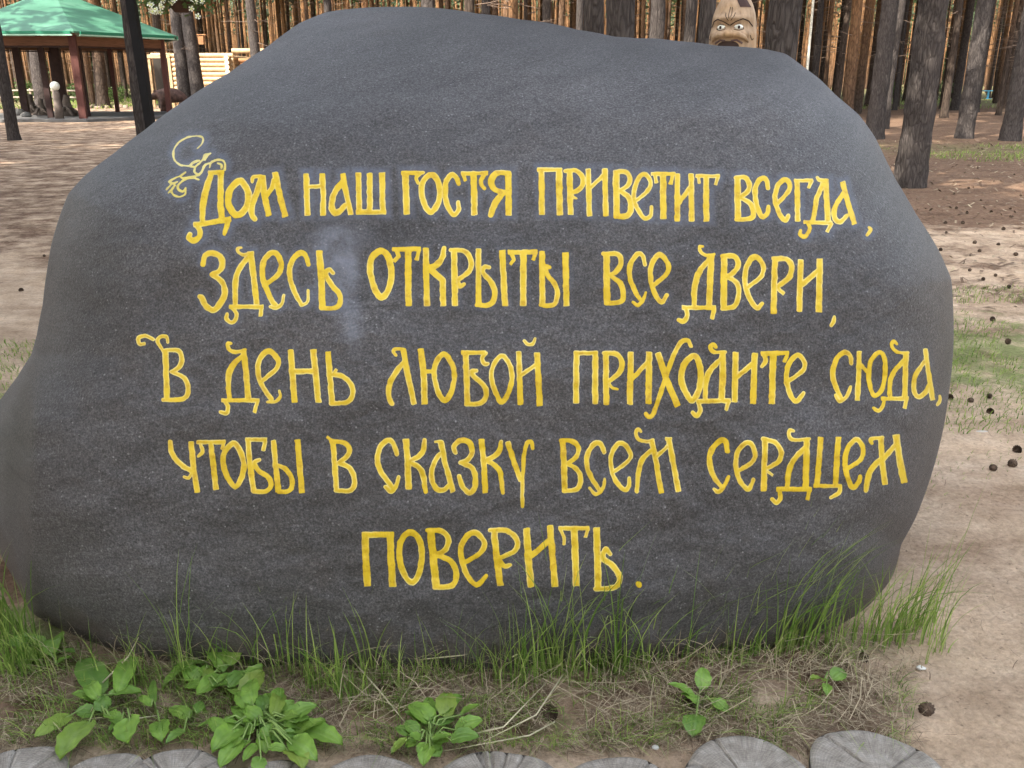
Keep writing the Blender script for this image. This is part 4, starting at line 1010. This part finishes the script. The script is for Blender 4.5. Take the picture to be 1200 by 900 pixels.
def face_r(z, th):
    r = np.interp(z, [0, 1.2, zt - .32, zt - .2, zt - .12, zt - .07, zt - .03, zt, zt + .02, zt + .03], [.165, .15, .137, .132, .124, .115, .10, .084, .055, .008])
    front = np.exp(-((th + np.pi/2) / .9) ** 2)
    r = r + .018 * front * np.exp(-((z - (zt - .10)) / .02) ** 2) - .014 * front * np.exp(-((z - (zt - .144)) / .02) ** 2)
    r = r + .02 * front * np.exp(-((z - (zt - .187)) / .02) ** 2) * (np.abs(th + np.pi/2) > .16)
    return r + .002 * vnoise(th * 5, z * 20, 0, 4)
nz, nth = 150, 64
zz = np.concatenate([np.linspace(-.1, zt - .4, 30), np.linspace(zt - .39, zt + .05, nz - 30)]); tt = np.linspace(-np.pi, np.pi, nth, endpoint=False)
Z, T = np.meshgrid(zz, tt, indexing='ij'); R = face_r(Z, T)
V = np.stack([R*np.cos(T), R*np.sin(T), Z], -1).reshape(-1, 3); i = np.arange(nz-1)[:, None]; j = np.arange(nth)[None, :]; j2 = (j+1) % nth
mesh_obj('post', V, np.stack([i*nth+j, i*nth+j2, (i+1)*nth+j2, (i+1)*nth+j], -1).reshape(-1, 4), CWM, t, True)
def fp(a, dz, off=0.0):       # point on the face: a = angle from the front, dz = below the top
    dz = dz * .87
    T0 = -np.pi/2 + a; r = float(face_r(np.array(zt - dz), np.array(T0))) + off
    return Vector((r*math.cos(T0), r*math.sin(T0), zt - dz))
def groove(pts, r, m, name): 
    P = []
    for (a, b) in zip(pts[:-1], pts[1:]):
        for s in (0, .33, .66): P.append(fp(a[0]+(b[0]-a[0])*s, a[1]+(b[1]-a[1])*s, -.0005))
    P.append(fp(*pts[-1], -.0005)); return MB().tube(P, r, 6).build(name, m, t, True)
for sgn in (-1, 1):
    groove([(sgn*.02, .16), (sgn*.28, .137), (sgn*.55, .122), (sgn*.9, .135), (sgn*1.2, .165)], .0035, LINE, 'brow_line')
    groove([(sgn*.05, .132), (sgn*.18, .105), (sgn*.22, .085)], .0022, LINE, 'brow_line')
    groove([(sgn*.03, .12), (sgn*.07, .09), (sgn*.05, .05)], .002, LINE, 'brow_line')
    e = fp(sgn*.42, .172, -.004); eb = MB().ball(e, (.026, .016, .016), 16, 10).build('eye', WHITE, t, True)
    R3 = Matrix.Rotation(sgn*.42, 3, 'Z'); pu = e + R3 @ Vector((0, -.0155, 0)); MB().ball(pu, (.008, .004, .009), 10, 8, R3).build('pupil', LINE, eb, True)
    groove([(sgn*.2, .18), (sgn*.32, .158), (sgn*.5, .153), (sgn*.66, .178)], .003, SHD, 'eyelid')
    groove([(sgn*.2, .186), (sgn*.42, .192), (sgn*.66, .182)], .003, LINE, 'eyelid')
    MB().tube([fp(sgn*.1, .222, .004), fp(sgn*.35, .218, .008), fp(sgn*.62, .232, .006), fp(sgn*.9, .262, .0)], [.012, .017, .014, .005], 8).build('moustache', CWM, t, True)
    groove([(sgn*.12, .255), (sgn*.35, .25), (sgn*.6, .27)], .006, SHD, 'lip')
    groove([(sgn*.95, .22), (sgn*1.1, .25), (sgn*1.2, .24)], .0025, LINE, 'cheek_line')
MB().ball(fp(0, .213, .01), (.03, .034, .022), 14, 10).build('nose', CWM, t, True)
MB().ball(fp(0, .29, -.012), (.062, .022, .034), 16, 10).build('mouth', LINE, t, True)
capv = [fp(a + d * 4, d, .003) for d in (.05, .02, .0, -.02) for a in np.linspace(.25, .95, 30)]
mesh_obj('cap', [tuple(v) for v in capv], [(r_*30 + c, r_*30 + c+1, (r_+1)*30 + c+1, (r_+1)*30 + c) for r_ in range(3) for c in range(29)], CDK, t, True)

# small blue stand far away on the right
BLU = simple('light_blue_paint', (.10, .38, .55), .5, .1); p = ground(1157, 116); t = empty('blue_stand', p, 'small light blue metal stand far off between two right-hand pines', 'stand')
MB().box((0, 0, .28), (.12, .12, .6)).build('leg', BLU, t); MB().box((-.1, 0, .62), (.75, .3, .07)).build('top', BLU, t); MB().box((0, 0, .02), (.5, .4, .06)).build('foot', BLU, t)

# ------------------------------------------------------------ log ends edging the bed
LG = [(1030, 850, .166, 'split grey log end at the right end of the edging'), (877, 858, .165, 'weathered log end with a long dark crack, second from the right'),
      (722, 879, .150, 'small grey log end between the cracked one and the big middle one'), (583, 871, .163, 'big weathered log end in the middle of the edging'),
      (431, 878, .152, 'log end right of the large leafy plant'), (318, 884, .12, 'log end almost covered by the large leafy plant'),
      (203, 871, .125, 'small log end left of the large leafy plant'), (112, 878, .14, 'weathered log end below the drooping left leaves'), (8, 868, .135, 'log end cut by the left edge of the picture')]
def log_end(px, ytop, r, lab, seed):
    ytop += 4
    e = ground(px, ytop, .035); ta = 180; nr = 18; cy = e.y - r; cx = e.x * (1 - r * .9 / 2.4)
    t = empty('edging_log', (cx, cy, 0), lab, 'log', 'log ends set upright along the bed')
    th = np.linspace(0, 2*np.pi, ta, endpoint=False); rr = np.linspace(0, 1, nr + 1)[1:] ** .8
    shape = 1 + .035 * np.cos(2*th + seed) + .03 * np.cos(3*th + seed*2) + .012 * np.cos(7*th + seed)
    R, T = np.meshgrid(rr, th, indexing='ij'); x = r*R*shape*np.cos(T); y = r*R*shape*np.sin(T)
    z = .035 + .0012 * fbm(x*22 + seed, y*22, 0, 2, seed) - .008 * np.clip((R - .93) / .07, 0, 1)
    g = random.Random(seed)
    for k in range(7):
        a0 = g.uniform(-np.pi, np.pi); wd = g.uniform(.004, .010); L0 = g.uniform(.05, .5)
        d = np.abs((T - a0 + np.pi) % (2*np.pi) - np.pi); z = z - .014 * np.exp(-(d / (wd / np.maximum(R, .15) * .9 + .012)) ** 2) * (R > L0)
    V = np.concatenate([[[0, 0, .035]], np.stack([x, y, z], -1).reshape(-1, 3)])
    f = [(0, 1+k, 1+(k+1) % ta) for k in range(ta)]
    i = np.arange(nr-1)[:, None]; j = np.arange(ta)[None, :]; j2 = (j+1) % ta
    f += np.stack([1+i*ta+j, 1+(i+1)*ta+j, 1+(i+1)*ta+j2, 1+i*ta+j2], -1).reshape(-1, 4).tolist()
    mesh_obj('cut_face', V, f, LOGTOP, t, True)
    rim = np.stack([r*shape*np.cos(th), r*shape*np.sin(th)], -1) * 1.0; mb = MB()
    for q, (k_, zz) in enumerate(((1.0, .027), (1.006, .02), (1.0, -.12))): mb.v += [(a*k_, b*k_, zz) for a, b in rim]
    for q in range(2): mb.f += [(q*ta+k, q*ta+(k+1) % ta, (q+1)*ta+(k+1) % ta, (q+1)*ta+k)[::-1] for k in range(ta)]
    mb.build('side', LOGSIDE, t, True)
for k, a in enumerate(LG): log_end(*a, k + 3)

# ------------------------------------------------------------ broad-leaved plantain plants
def plant(base, leaves, lab, seed):
    g = random.Random(seed); b = ground(*base, 0.0); t = empty('plantain_plant', (b.x, b.y, GZ(b.x, b.y)), lab, 'plant'); O = t.location.copy()
    leaves = list(leaves)
    for q in range({5: 6, 6: 34, 7: 8, 1: 4, 10: 4}.get(seed, 0)):
        an = g.uniform(0, 6.28); d0 = g.uniform(2, 30 if seed == 6 else 12); cx, cy = (312, 850) if seed == 6 else base; sx_ = cx + d0 * 1.5 * math.cos(an); sy_ = cy + d0 * math.sin(an) * .9 - 4; L_ = g.uniform(14, 26)
        leaves.append((sx_, sy_, sx_ + L_ * math.cos(an), sy_ + L_ * .8 * math.sin(an) - 3, g.uniform(12, 22)))
    for (sx, sy, ex, ey, wd) in leaves:
        z0 = g.uniform(.03, .055); z1 = g.uniform(.02, .05) if ey > sy else g.uniform(.035, .065)
        A = ground(sx, sy, z0) - O; B = ground(ex, ey, z1) - O
        D = B - A; L = D.length; d = D / L; side = Vector((d.y, -d.x, 0)).normalized(); up = side.cross(d).normalized()
        if up.z < 0: up = -up
        tilt = g.uniform(-.35, .35); side = (side * math.cos(tilt) + up * math.sin(tilt)); up = side.cross(d); up = up if up.z > 0 else -up
        W = wd / F * 2.45 * .5; n, m = 14, 8; V = []; vein = []
        arch = g.uniform(.06, .2) * L; cup = g.uniform(.1, .3)
        for i in range(n + 1):
            s = i / n; wv = W * (math.sin(math.pi * min(1, s ** .8 * .97 + .03)) ** .62) * (1 + .05 * math.sin(s * 23 + seed))
            for j in range(-m//2, m//2 + 1):
                q = j / (m/2); p = A + D * s + up * (arch * 4 * s * (1-s) - .25 * arch * s) + side * q * wv + up * (cup * W * q * q + .06 * W * math.sin(s * 19 + q * 4) * abs(q))
                ridge = abs(j) in (0, 2) ; p = p - up * (.0011 if ridge else 0)
                V.append(tuple(p)); vein.append(1.0 if j == 0 else (.55 if ridge else 0))
        f = [(i*(m+1)+j, i*(m+1)+j+1, (i+1)*(m+1)+j+1, (i+1)*(m+1)+j) for i in range(n) for j in range(m)]
        o = mesh_obj('leaf', V, f, PLANT, t, True); attr(o, 'vein', vein)
        mid = Vector((A.x*.55, A.y*.55, A.z*1.05 + .008)); MB().tube([(0, 0, 0), tuple(mid), tuple(A + D*.03), tuple(A + D*.16 + up*arch*.4)], [.0028, .0024, .002, .001], 6).build('stalk', PETIOLE, t, True)
plant((120, 840), [(83,838,40,864,20), (105,846,70,890,34), (118,824,84,812,17), (118,815,96,772,34), (127,815,166,812,20), (139,814,158,770,24), (116,820,104,800,18)], 'broad-leaved plantain with drooping leaves at the left of the bed', 1)
plant((152,846), [(152,842,150,872,30), (142,848,127,857,14)], 'low two-leaved plantain right of the drooping one', 2)
plant((184,838), [(187,846,190,870,22), (181,826,180,796,10), (178,828,163,816,9)], 'small plantain with one round leaf and a yellowish upright one', 3)
plant((226,846), [(222,842,199,829,20), (216,856,194,871,11), (230,836,236,822,12)], 'small plantain just left of the large leafy clump', 4)
plant((243,808), [(244,776,190,806,34), (262,795,230,815,24), (262,788,243,762,24), (270,780,276,748,24), (232,772,214,778,26), (268,806,290,788,22), (288,800,308,780,24)], 'tall-leaved plantain standing against the foot of the boulder', 5)
plant((303,856), [(288,850,248,882,30), (282,868,258,900,24), (302,872,285,893,13), (306,864,312,884,15), (314,876,338,880,11), (338,880,356,902,26), (342,868,372,892,24), (356,856,402,873,26),
  (340,868,382,845,28), (334,850,372,826,24), (320,842,328,812,18), (302,836,326,812,20), (296,826,296,796,22), (284,818,308,786,26), (286,820,266,806,20), (290,850,272,828,16), (296,846,300,822,20),
  (322,860,330,836,18), (256,846,232,852,12), (306,888,298,908,16), (265,862,246,842,16), (310,850,318,868,22), (282,840,262,850,18), (330,862,350,862,20), (312,838,296,850,22), (345,876,350,862,20), (325,830,345,842,18)], 'largest dense clump of light green plantain leaves in the bed', 6)
plant((502,872), [(478,866,459,884,16), (480,862,464,852,14), (504,876,496,898,18), (528,868,562,863,20), (534,856,566,843,20), (524,842,522,812,24), (508,850,480,826,24), (504,846,502,818,18), (540,838,562,826,14), (514,850,532,842,14), (498,850,474,834,15), (516,838,540,816,22)], 'leafy plantain clump in the middle of the bed above the big log end', 7)
plant((818,828), [(821,808,825,782,20), (814,820,783,801,17), (818,826,798,812,15), (834,822,854,835,17), (816,838,812,864,26)], 'upright four-leaved plantain in the dry grass on the right', 8)
plant((971,798), [(975,796,990,786,19), (966,798,950,796,16), (968,802,969,816,12)], 'tiny three-leaved plantain seedling near the right end of the bed', 9)
plant((60,772), [(54,768,18,778,30), (62,770,68,748,22), (50,762,30,745,22), (66,778,84,770,16), (40,760,8,752,26)], 'dark shaded leafy plant under the left edge of the boulder', 10)

# ------------------------------------------------------------ grass and litter (nobody could count it)
def blades(P, h, wd, lean, tint, bend=.45, seg=4, seed=0):
    g = np.random.default_rng(seed); n = len(P); az = (g.uniform(0, 2*np.pi, n) if lean == 'any' else g.uniform(-np.pi, 0, n)) if not isinstance(lean, float) else -np.abs(lean + g.normal(0, .7, n))
    side = g.uniform(0, 2*np.pi, n); sx, sy = np.cos(side)*wd/2, np.sin(side)*wd/2
    bd = np.abs(g.normal(bend, bend*.7, n)) * h; V = np.zeros((n, seg*2+1, 3)); T = np.zeros((n, seg*2+1))
    zb = ground_z(P[:, 0], P[:, 1])
    for k in range(seg + 1):
        s = k / seg; cx = P[:, 0] + np.cos(az) * bd * s**2.0; cy = P[:, 1] + np.sin(az) * bd * s**2.0; cz = zb + h * s * (1 - .28 * s * np.clip(bd/np.maximum(h, 1e-4), 0, 1.4)) - .004
        if k < seg:
            q = (1 - s*.75); V[:, 2*k] = np.stack([cx - sx*q, cy - sy*q, cz], -1); V[:, 2*k+1] = np.stack([cx + sx*q, cy + sy*q, cz], -1)
        else: V[:, 2*k] = np.stack([cx, cy, cz], -1)
    T[:] = tint[:, None]; b = np.arange(n)[:, None] * (seg*2+1); f4 = []
    for k in range(seg - 1): f4.append(np.concatenate([b+2*k, b+2*k+1, b+2*k+3, b+2*k+2], 1))
    f3 = np.concatenate([b+2*seg-2, b+2*seg-1, b+2*seg], 1)
    return V.reshape(-1, 3), np.concatenate(f4).tolist() + f3.tolist(), T.ravel()
def add_blades(name, sets, m, label, cat='grass'):
    V, Fc, T = [], [], []; o = 0
    for v, f, t_ in sets: V.append(v); Fc += [[q + o for q in ff] for ff in f]; T.append(t_); o += len(v)
    ob = mesh_obj(name, np.concatenate(V), Fc, m, smooth=True); attr(ob, 'tint', np.concatenate(T)); tag(ob, label, cat, kind='stuff'); return ob
g = np.random.default_rng(77)
def gpts(px, py): return np.array([tuple(ground(a, b))[:2] for a, b in zip(px, py)])
sets = []; sd_ = 0
# px, py of the root, how many, height, spread px, lean, width
TUFT = [(20,778,150,.16,34,None,.004), (45,765,50,.12,20,None,.004), (6,735,120,.2,26,None,.005), (215,782,26,.26,26,None,.0032), (165,792,26,.14,40,None,.003), (150,790,20,.12,40,None,.003), (255,778,20,.16,16,None,.0035), (300,772,34,.19,26,None,.0038), (340,776,30,.17,24,None,.0038),
 (380,790,70,.13,26,None,.004), (410,800,60,.12,24,None,.004), (432,774,16,.17,16,None,.006), (480,785,50,.11,50,None,.0035), (540,778,50,.15,50,None,.0035), (600,785,90,.17,44,None,.0036), (640,775,80,.21,34,None,.0038), (664,772,26,.27,22,None,.0045), (700,772,44,.22,26,None,.004), (722,768,40,.25,24,None,.005), (745,770,30,.16,30,None,.004),
 (760,765,20,.2,22,None,.003), (790,758,34,.22,26,.6,.0034), (815,752,34,.25,18,.3,.0034), (850,752,44,.20,18,None,.0036), (880,750,66,.25,24,.5,.0038), (915,748,80,.27,26,.4,.004), (945,745,50,.26,22,.2,.004), (975,742,30,.16,20,None,.0034), (1000,740,26,.14,20,None,.0034),
 (1036,738,70,.19,34,None,.0036), (1058,728,75,.20,34,.9,.004), (1076,718,40,.19,26,.5,.004), (1103,735,12,.3,6,.7,.0035), (1098,748,22,.1,12,None,.003)]
for (px, py, n, h, sp, ln, wd) in TUFT:
    sd_ += 1; n = max(8, int(n * .72)); P = gpts(px + g.normal(0, sp*.5, n), py + np.abs(g.normal(0, 8, n)) + 10)
    sets.append(blades(P, 1.75 * h * g.uniform(.3, 1.15, n) ** 1.15, 1.25 * wd * g.uniform(.6, 1.2, n), ln, np.clip(g.normal(.45, .25, n), 0, 1), .30, 5, sd_))
add_blades('tall_grass', sets, BLADE, 'tall thin green grass growing along the foot of the boulder')
sets = []
n = 9500; px = g.uniform(-10, 1070, n); py = g.uniform(760, 880, n); keep = (px + g.normal(0, 35, n) < 1040) & (fbm(px/50, py/22, 0, 2, 61) > -.25 + .35 * (px > 880) * (py > 800)); P = gpts(px[keep], py[keep]); k = len(P)
sets.append(blades(P, g.uniform(.02, .11, k), g.uniform(.0016, .0036, k), None, np.clip(g.normal(.5, .3, k), 0, 1), .8, 4, 91))
for (x0, x1, y0, y1, n, hh, thr) in ((1.3, 6, 4.0, 7.2, 15000, .055, .0), (-5, -1.5, 2.9, 5.6, 12000, .055, .0), (5, 17, 17, 26, 9000, .10, .1), (1.3, 3.0, 3.2, 4.2, 500, .03, .45), (-30, -8, 50, 75, 5000, .3, .0), (8, 45, 50, 75, 5000, .22, .1)):
    X = g.uniform(x0, x1, n); Y = g.uniform(y0, y1, n); m_ = fbm(X * (1.1 if y1 < 10 else .4), Y * (1.1 if y1 < 10 else .4), 0, 3, 71) > thr; P = np.stack([X[m_], Y[m_]], 1); k = len(P)
    sets.append(blades(P, hh * g.uniform(.4, 1.3, k), hh * g.uniform(.06, .12, k) * (1.6 if y0 > 10 else 1), None, np.clip(g.normal(.5, .3, k), 0, 1), .6, 3, int(n + x1)))
add_blades('short_grass', sets, BLADE, 'short patchy green grass on the sandy ground')
def litter(n, X, Y, L, wd, tint, seed, lift=.012):
    g = np.random.default_rng(seed); a = g.uniform(0, 2*np.pi, n); zt_ = g.normal(0, .22, n); Lx, Ly, Lz = np.cos(a)*L/2, np.sin(a)*L/2, np.sin(zt_)*L/2
    z = ground_z(X, Y) + np.abs(g.normal(0, lift, n)) + .002; k = g.uniform(-.25, .25, n)
    nx, ny = -np.sin(a)*wd/2, np.cos(a)*wd/2
    def pt(s, w_): return np.stack([X + Lx*s - Ly*k*(1-s*s) + nx*w_, Y + Ly*s + Lx*k*(1-s*s) + ny*w_, z + Lz*s + .002], -1)
    V = np.stack([pt(-1, -1), pt(-1, 1), pt(0, -1), pt(0, 1), pt(1, -1), pt(1, 1)], 1).reshape(-1, 3); b = np.arange(n)[:, None] * 6
    f = np.concatenate([b + np.array([0, 1, 3, 2]), b + np.array([2, 3, 5, 4])]); return V, f.tolist(), np.repeat(tint, 6)
sets = []
n = 17000; px = g.uniform(-30, 1090, n); py = g.uniform(735, 885, n); P = gpts(px, py); edge_ = np.clip((1085 - px) / 60, 0, 1) * (fbm(px/60, py/30, 0, 2, 15) > -.42); m_ = g.random(n) < edge_
P = P[m_]; n = len(P); sets.append(litter(n, P[:, 0], P[:, 1], g.uniform(.02, .08, n), g.uniform(.0007, .0018, n), np.clip(g.normal(.45, .3, n), 0, 1), 5))
n = 380; P = gpts(g.uniform(60, 1090, n), g.uniform(772, 800, n)); sets.append(blades(P, g.uniform(.05, .2, n), g.uniform(.002, .0035, n), None, np.clip(g.normal(.75, .2, n), 0, 1), .6, 5, 404))
n = 420; P = gpts(g.uniform(380, 1060, n), g.uniform(755, 850, n)); sets.append(litter(n, P[:, 0], P[:, 1], g.uniform(.08, .2, n), g.uniform(.001, .0022, n), g.uniform(.6, 1, n), 6, .03))
n = 5000; X = g.uniform(1.0, 5.5, n); Y = g.uniform(1.7, 8, n); sets.append(litter(n, X, Y, g.uniform(.015, .05, n), g.uniform(.0008, .002, n), g.uniform(0, .8, n), 7, .003))
n = 9000; X = g.uniform(-9, -1.3, n); Y = g.uniform(2.8, 14, n); sets.append(litter(n, X, Y, g.uniform(.015, .05, n), g.uniform(.0008, .002, n), g.uniform(0, .8, n), 8, .003))
n = 16000; X = g.uniform(1.5, 18, n); Y = g.uniform(6.5, 26, n); sets.append(litter(n, X, Y, g.uniform(.03, .12, n), g.uniform(.008, .03, n), g.uniform(-.6, .7, n), 9, .012))
add_blades('dry_litter', sets, STRAW, 'dry straw, needles and bark bits strewn over the ground', 'litter')
# a few long bent pale stalks
ST = simple('pale_dry_stalk', (.50, .45, .30), .7, .15); mb = MB()
for pts in ([(408,768,.05),(445,810,.03),(492,868,.01)], [(470,775,.03),(540,768,.06),(610,752,.09),(650,738,.11)], [(650,846,.01),(620,862,.03),(520,880,.02)], [(660,790,.03),(628,838,.05),(560,872,.02)],
            [(545,862,.02),(590,852,.06),(640,800,.03)], [(600,770,.06),(630,755,.08),(675,758,.05)], [(120,800,.05),(150,770,.08),(165,742,.10)], [(138,858,.02),(160,842,.03),(188,838,.02)]):
    mb.tube([tuple(ground(*q)) for q in pts], [.0022]*(len(pts)-1) + [.001], 5)
o = mb.build('dry_stalks', ST, None, True); tag(o, 'long pale dry grass stalks lying across the bed', 'grass', kind='stuff')

# ------------------------------------------------------------ pine cones and scraps
mb = MB(); mb.ball((0, 0, .017), (.014, .014, .017), 10, 6)
for k in range(58):
    z = .002 + .034 * k / 58; an = k * 2.4; r = .019 * math.sin(math.pi * min(.93, .22 + .72 * k / 58)) + .002; c, s = math.cos(an), math.sin(an); n = len(mb.v); up = .006
    mb.v += [(c*r*.4 - s*.004, s*r*.4 + c*.004, z), (c*r*.4 + s*.004, s*r*.4 - c*.004, z), (c*r*1.1 + s*.0045, s*r*1.1 - c*.0045, z + up), (c*r*1.25, s*r*1.25, z + up + .002), (c*r*1.1 - s*.0045, s*r*1.1 + c*.0045, z + up), (c*r*.8, s*r*.8, z - .002)]
    mb.f += [(n, n+1, n+2, n+3, n+4), (n+1, n, n+5), (n+2, n+1, n+5), (n+3, n+2, n+5), (n+4, n+3, n+5), (n, n+4, n+5)]
cone_src = mb.build('pine_cone', CONE); CONEM = free(cone_src)
NAMED = {(1088,840): 'pine cone on bare sand right of the edging logs', (1017,772): 'dark pine cone in the litter at the right end of the bed', (647,834): 'dark open pine cone nestled in dry grass in the middle of the bed',
         (803,824): 'pine cone beside the upright four-leaved plantain', (1195,528): 'pine cone at the right edge of the picture, upper of two', (1190,548): 'big dark pine cone just below another at the right edge',
         (1162,466): 'upper pine cone of a close pair on the sand', (1162,481): 'lower pine cone of a close pair on the sand', (1178,404): 'single pine cone at the lower edge of the green patch'}
G = [(1163,552), (1138,471), (1113,466), (1161,376), (1184,337), (1138,317), (1154,327), (1165,322), (1104,294), (1143,287), (1149,296), (1162,249), (1128,262), (1190,300), (1110,275), (1172,288), (1120,245), (1150,236), (1185,255), (1195,230), (1135,222), (1165,215),
     (1188,206), (1146,200), (1118,228), (1176,270), (1132,250), (1108,262), (80,318), (50,300), (24,341)]
for k, (px, py) in enumerate(list(NAMED) + G):
    p = ground(px, py, .004); sgl = (px, py) in NAMED; s = random.uniform(.62, .9)
    o = share('pine_cone', CONEM, None, (p.x, p.y, GZ(p.x, p.y) + .008), (random.uniform(.9, 1.6), random.uniform(-.4, .4), random.uniform(0, 6.28)), (s,)*3)
    if sgl: tag(o, NAMED[(px, py)], 'pine cone', 'pine cones lying on the ground')
    else: tag(o, 'small dark pine cone scattered on the far sandy ground' , 'pine cone', 'pine cones lying on the ground')
WST = simple('chalky_white', (.62, .62, .58), .8, .1, 30)
stone(1079, 784, (.012, .009, .006), 'small chalky white stone chip at the right end of the bed', m=WST, seed=5)
stone(768, 877, (.009, .007, .005), 'tiny pale pebble above the small log end', m=WST, seed=6)
stone(1150, 506, (.028, .010, .004), 'flat pale chip of wood on the sand right of the boulder', m=simple('pale_chip', (.5, .46, .40), .8), seed=8, cat='wood chip', name='wood_chip')
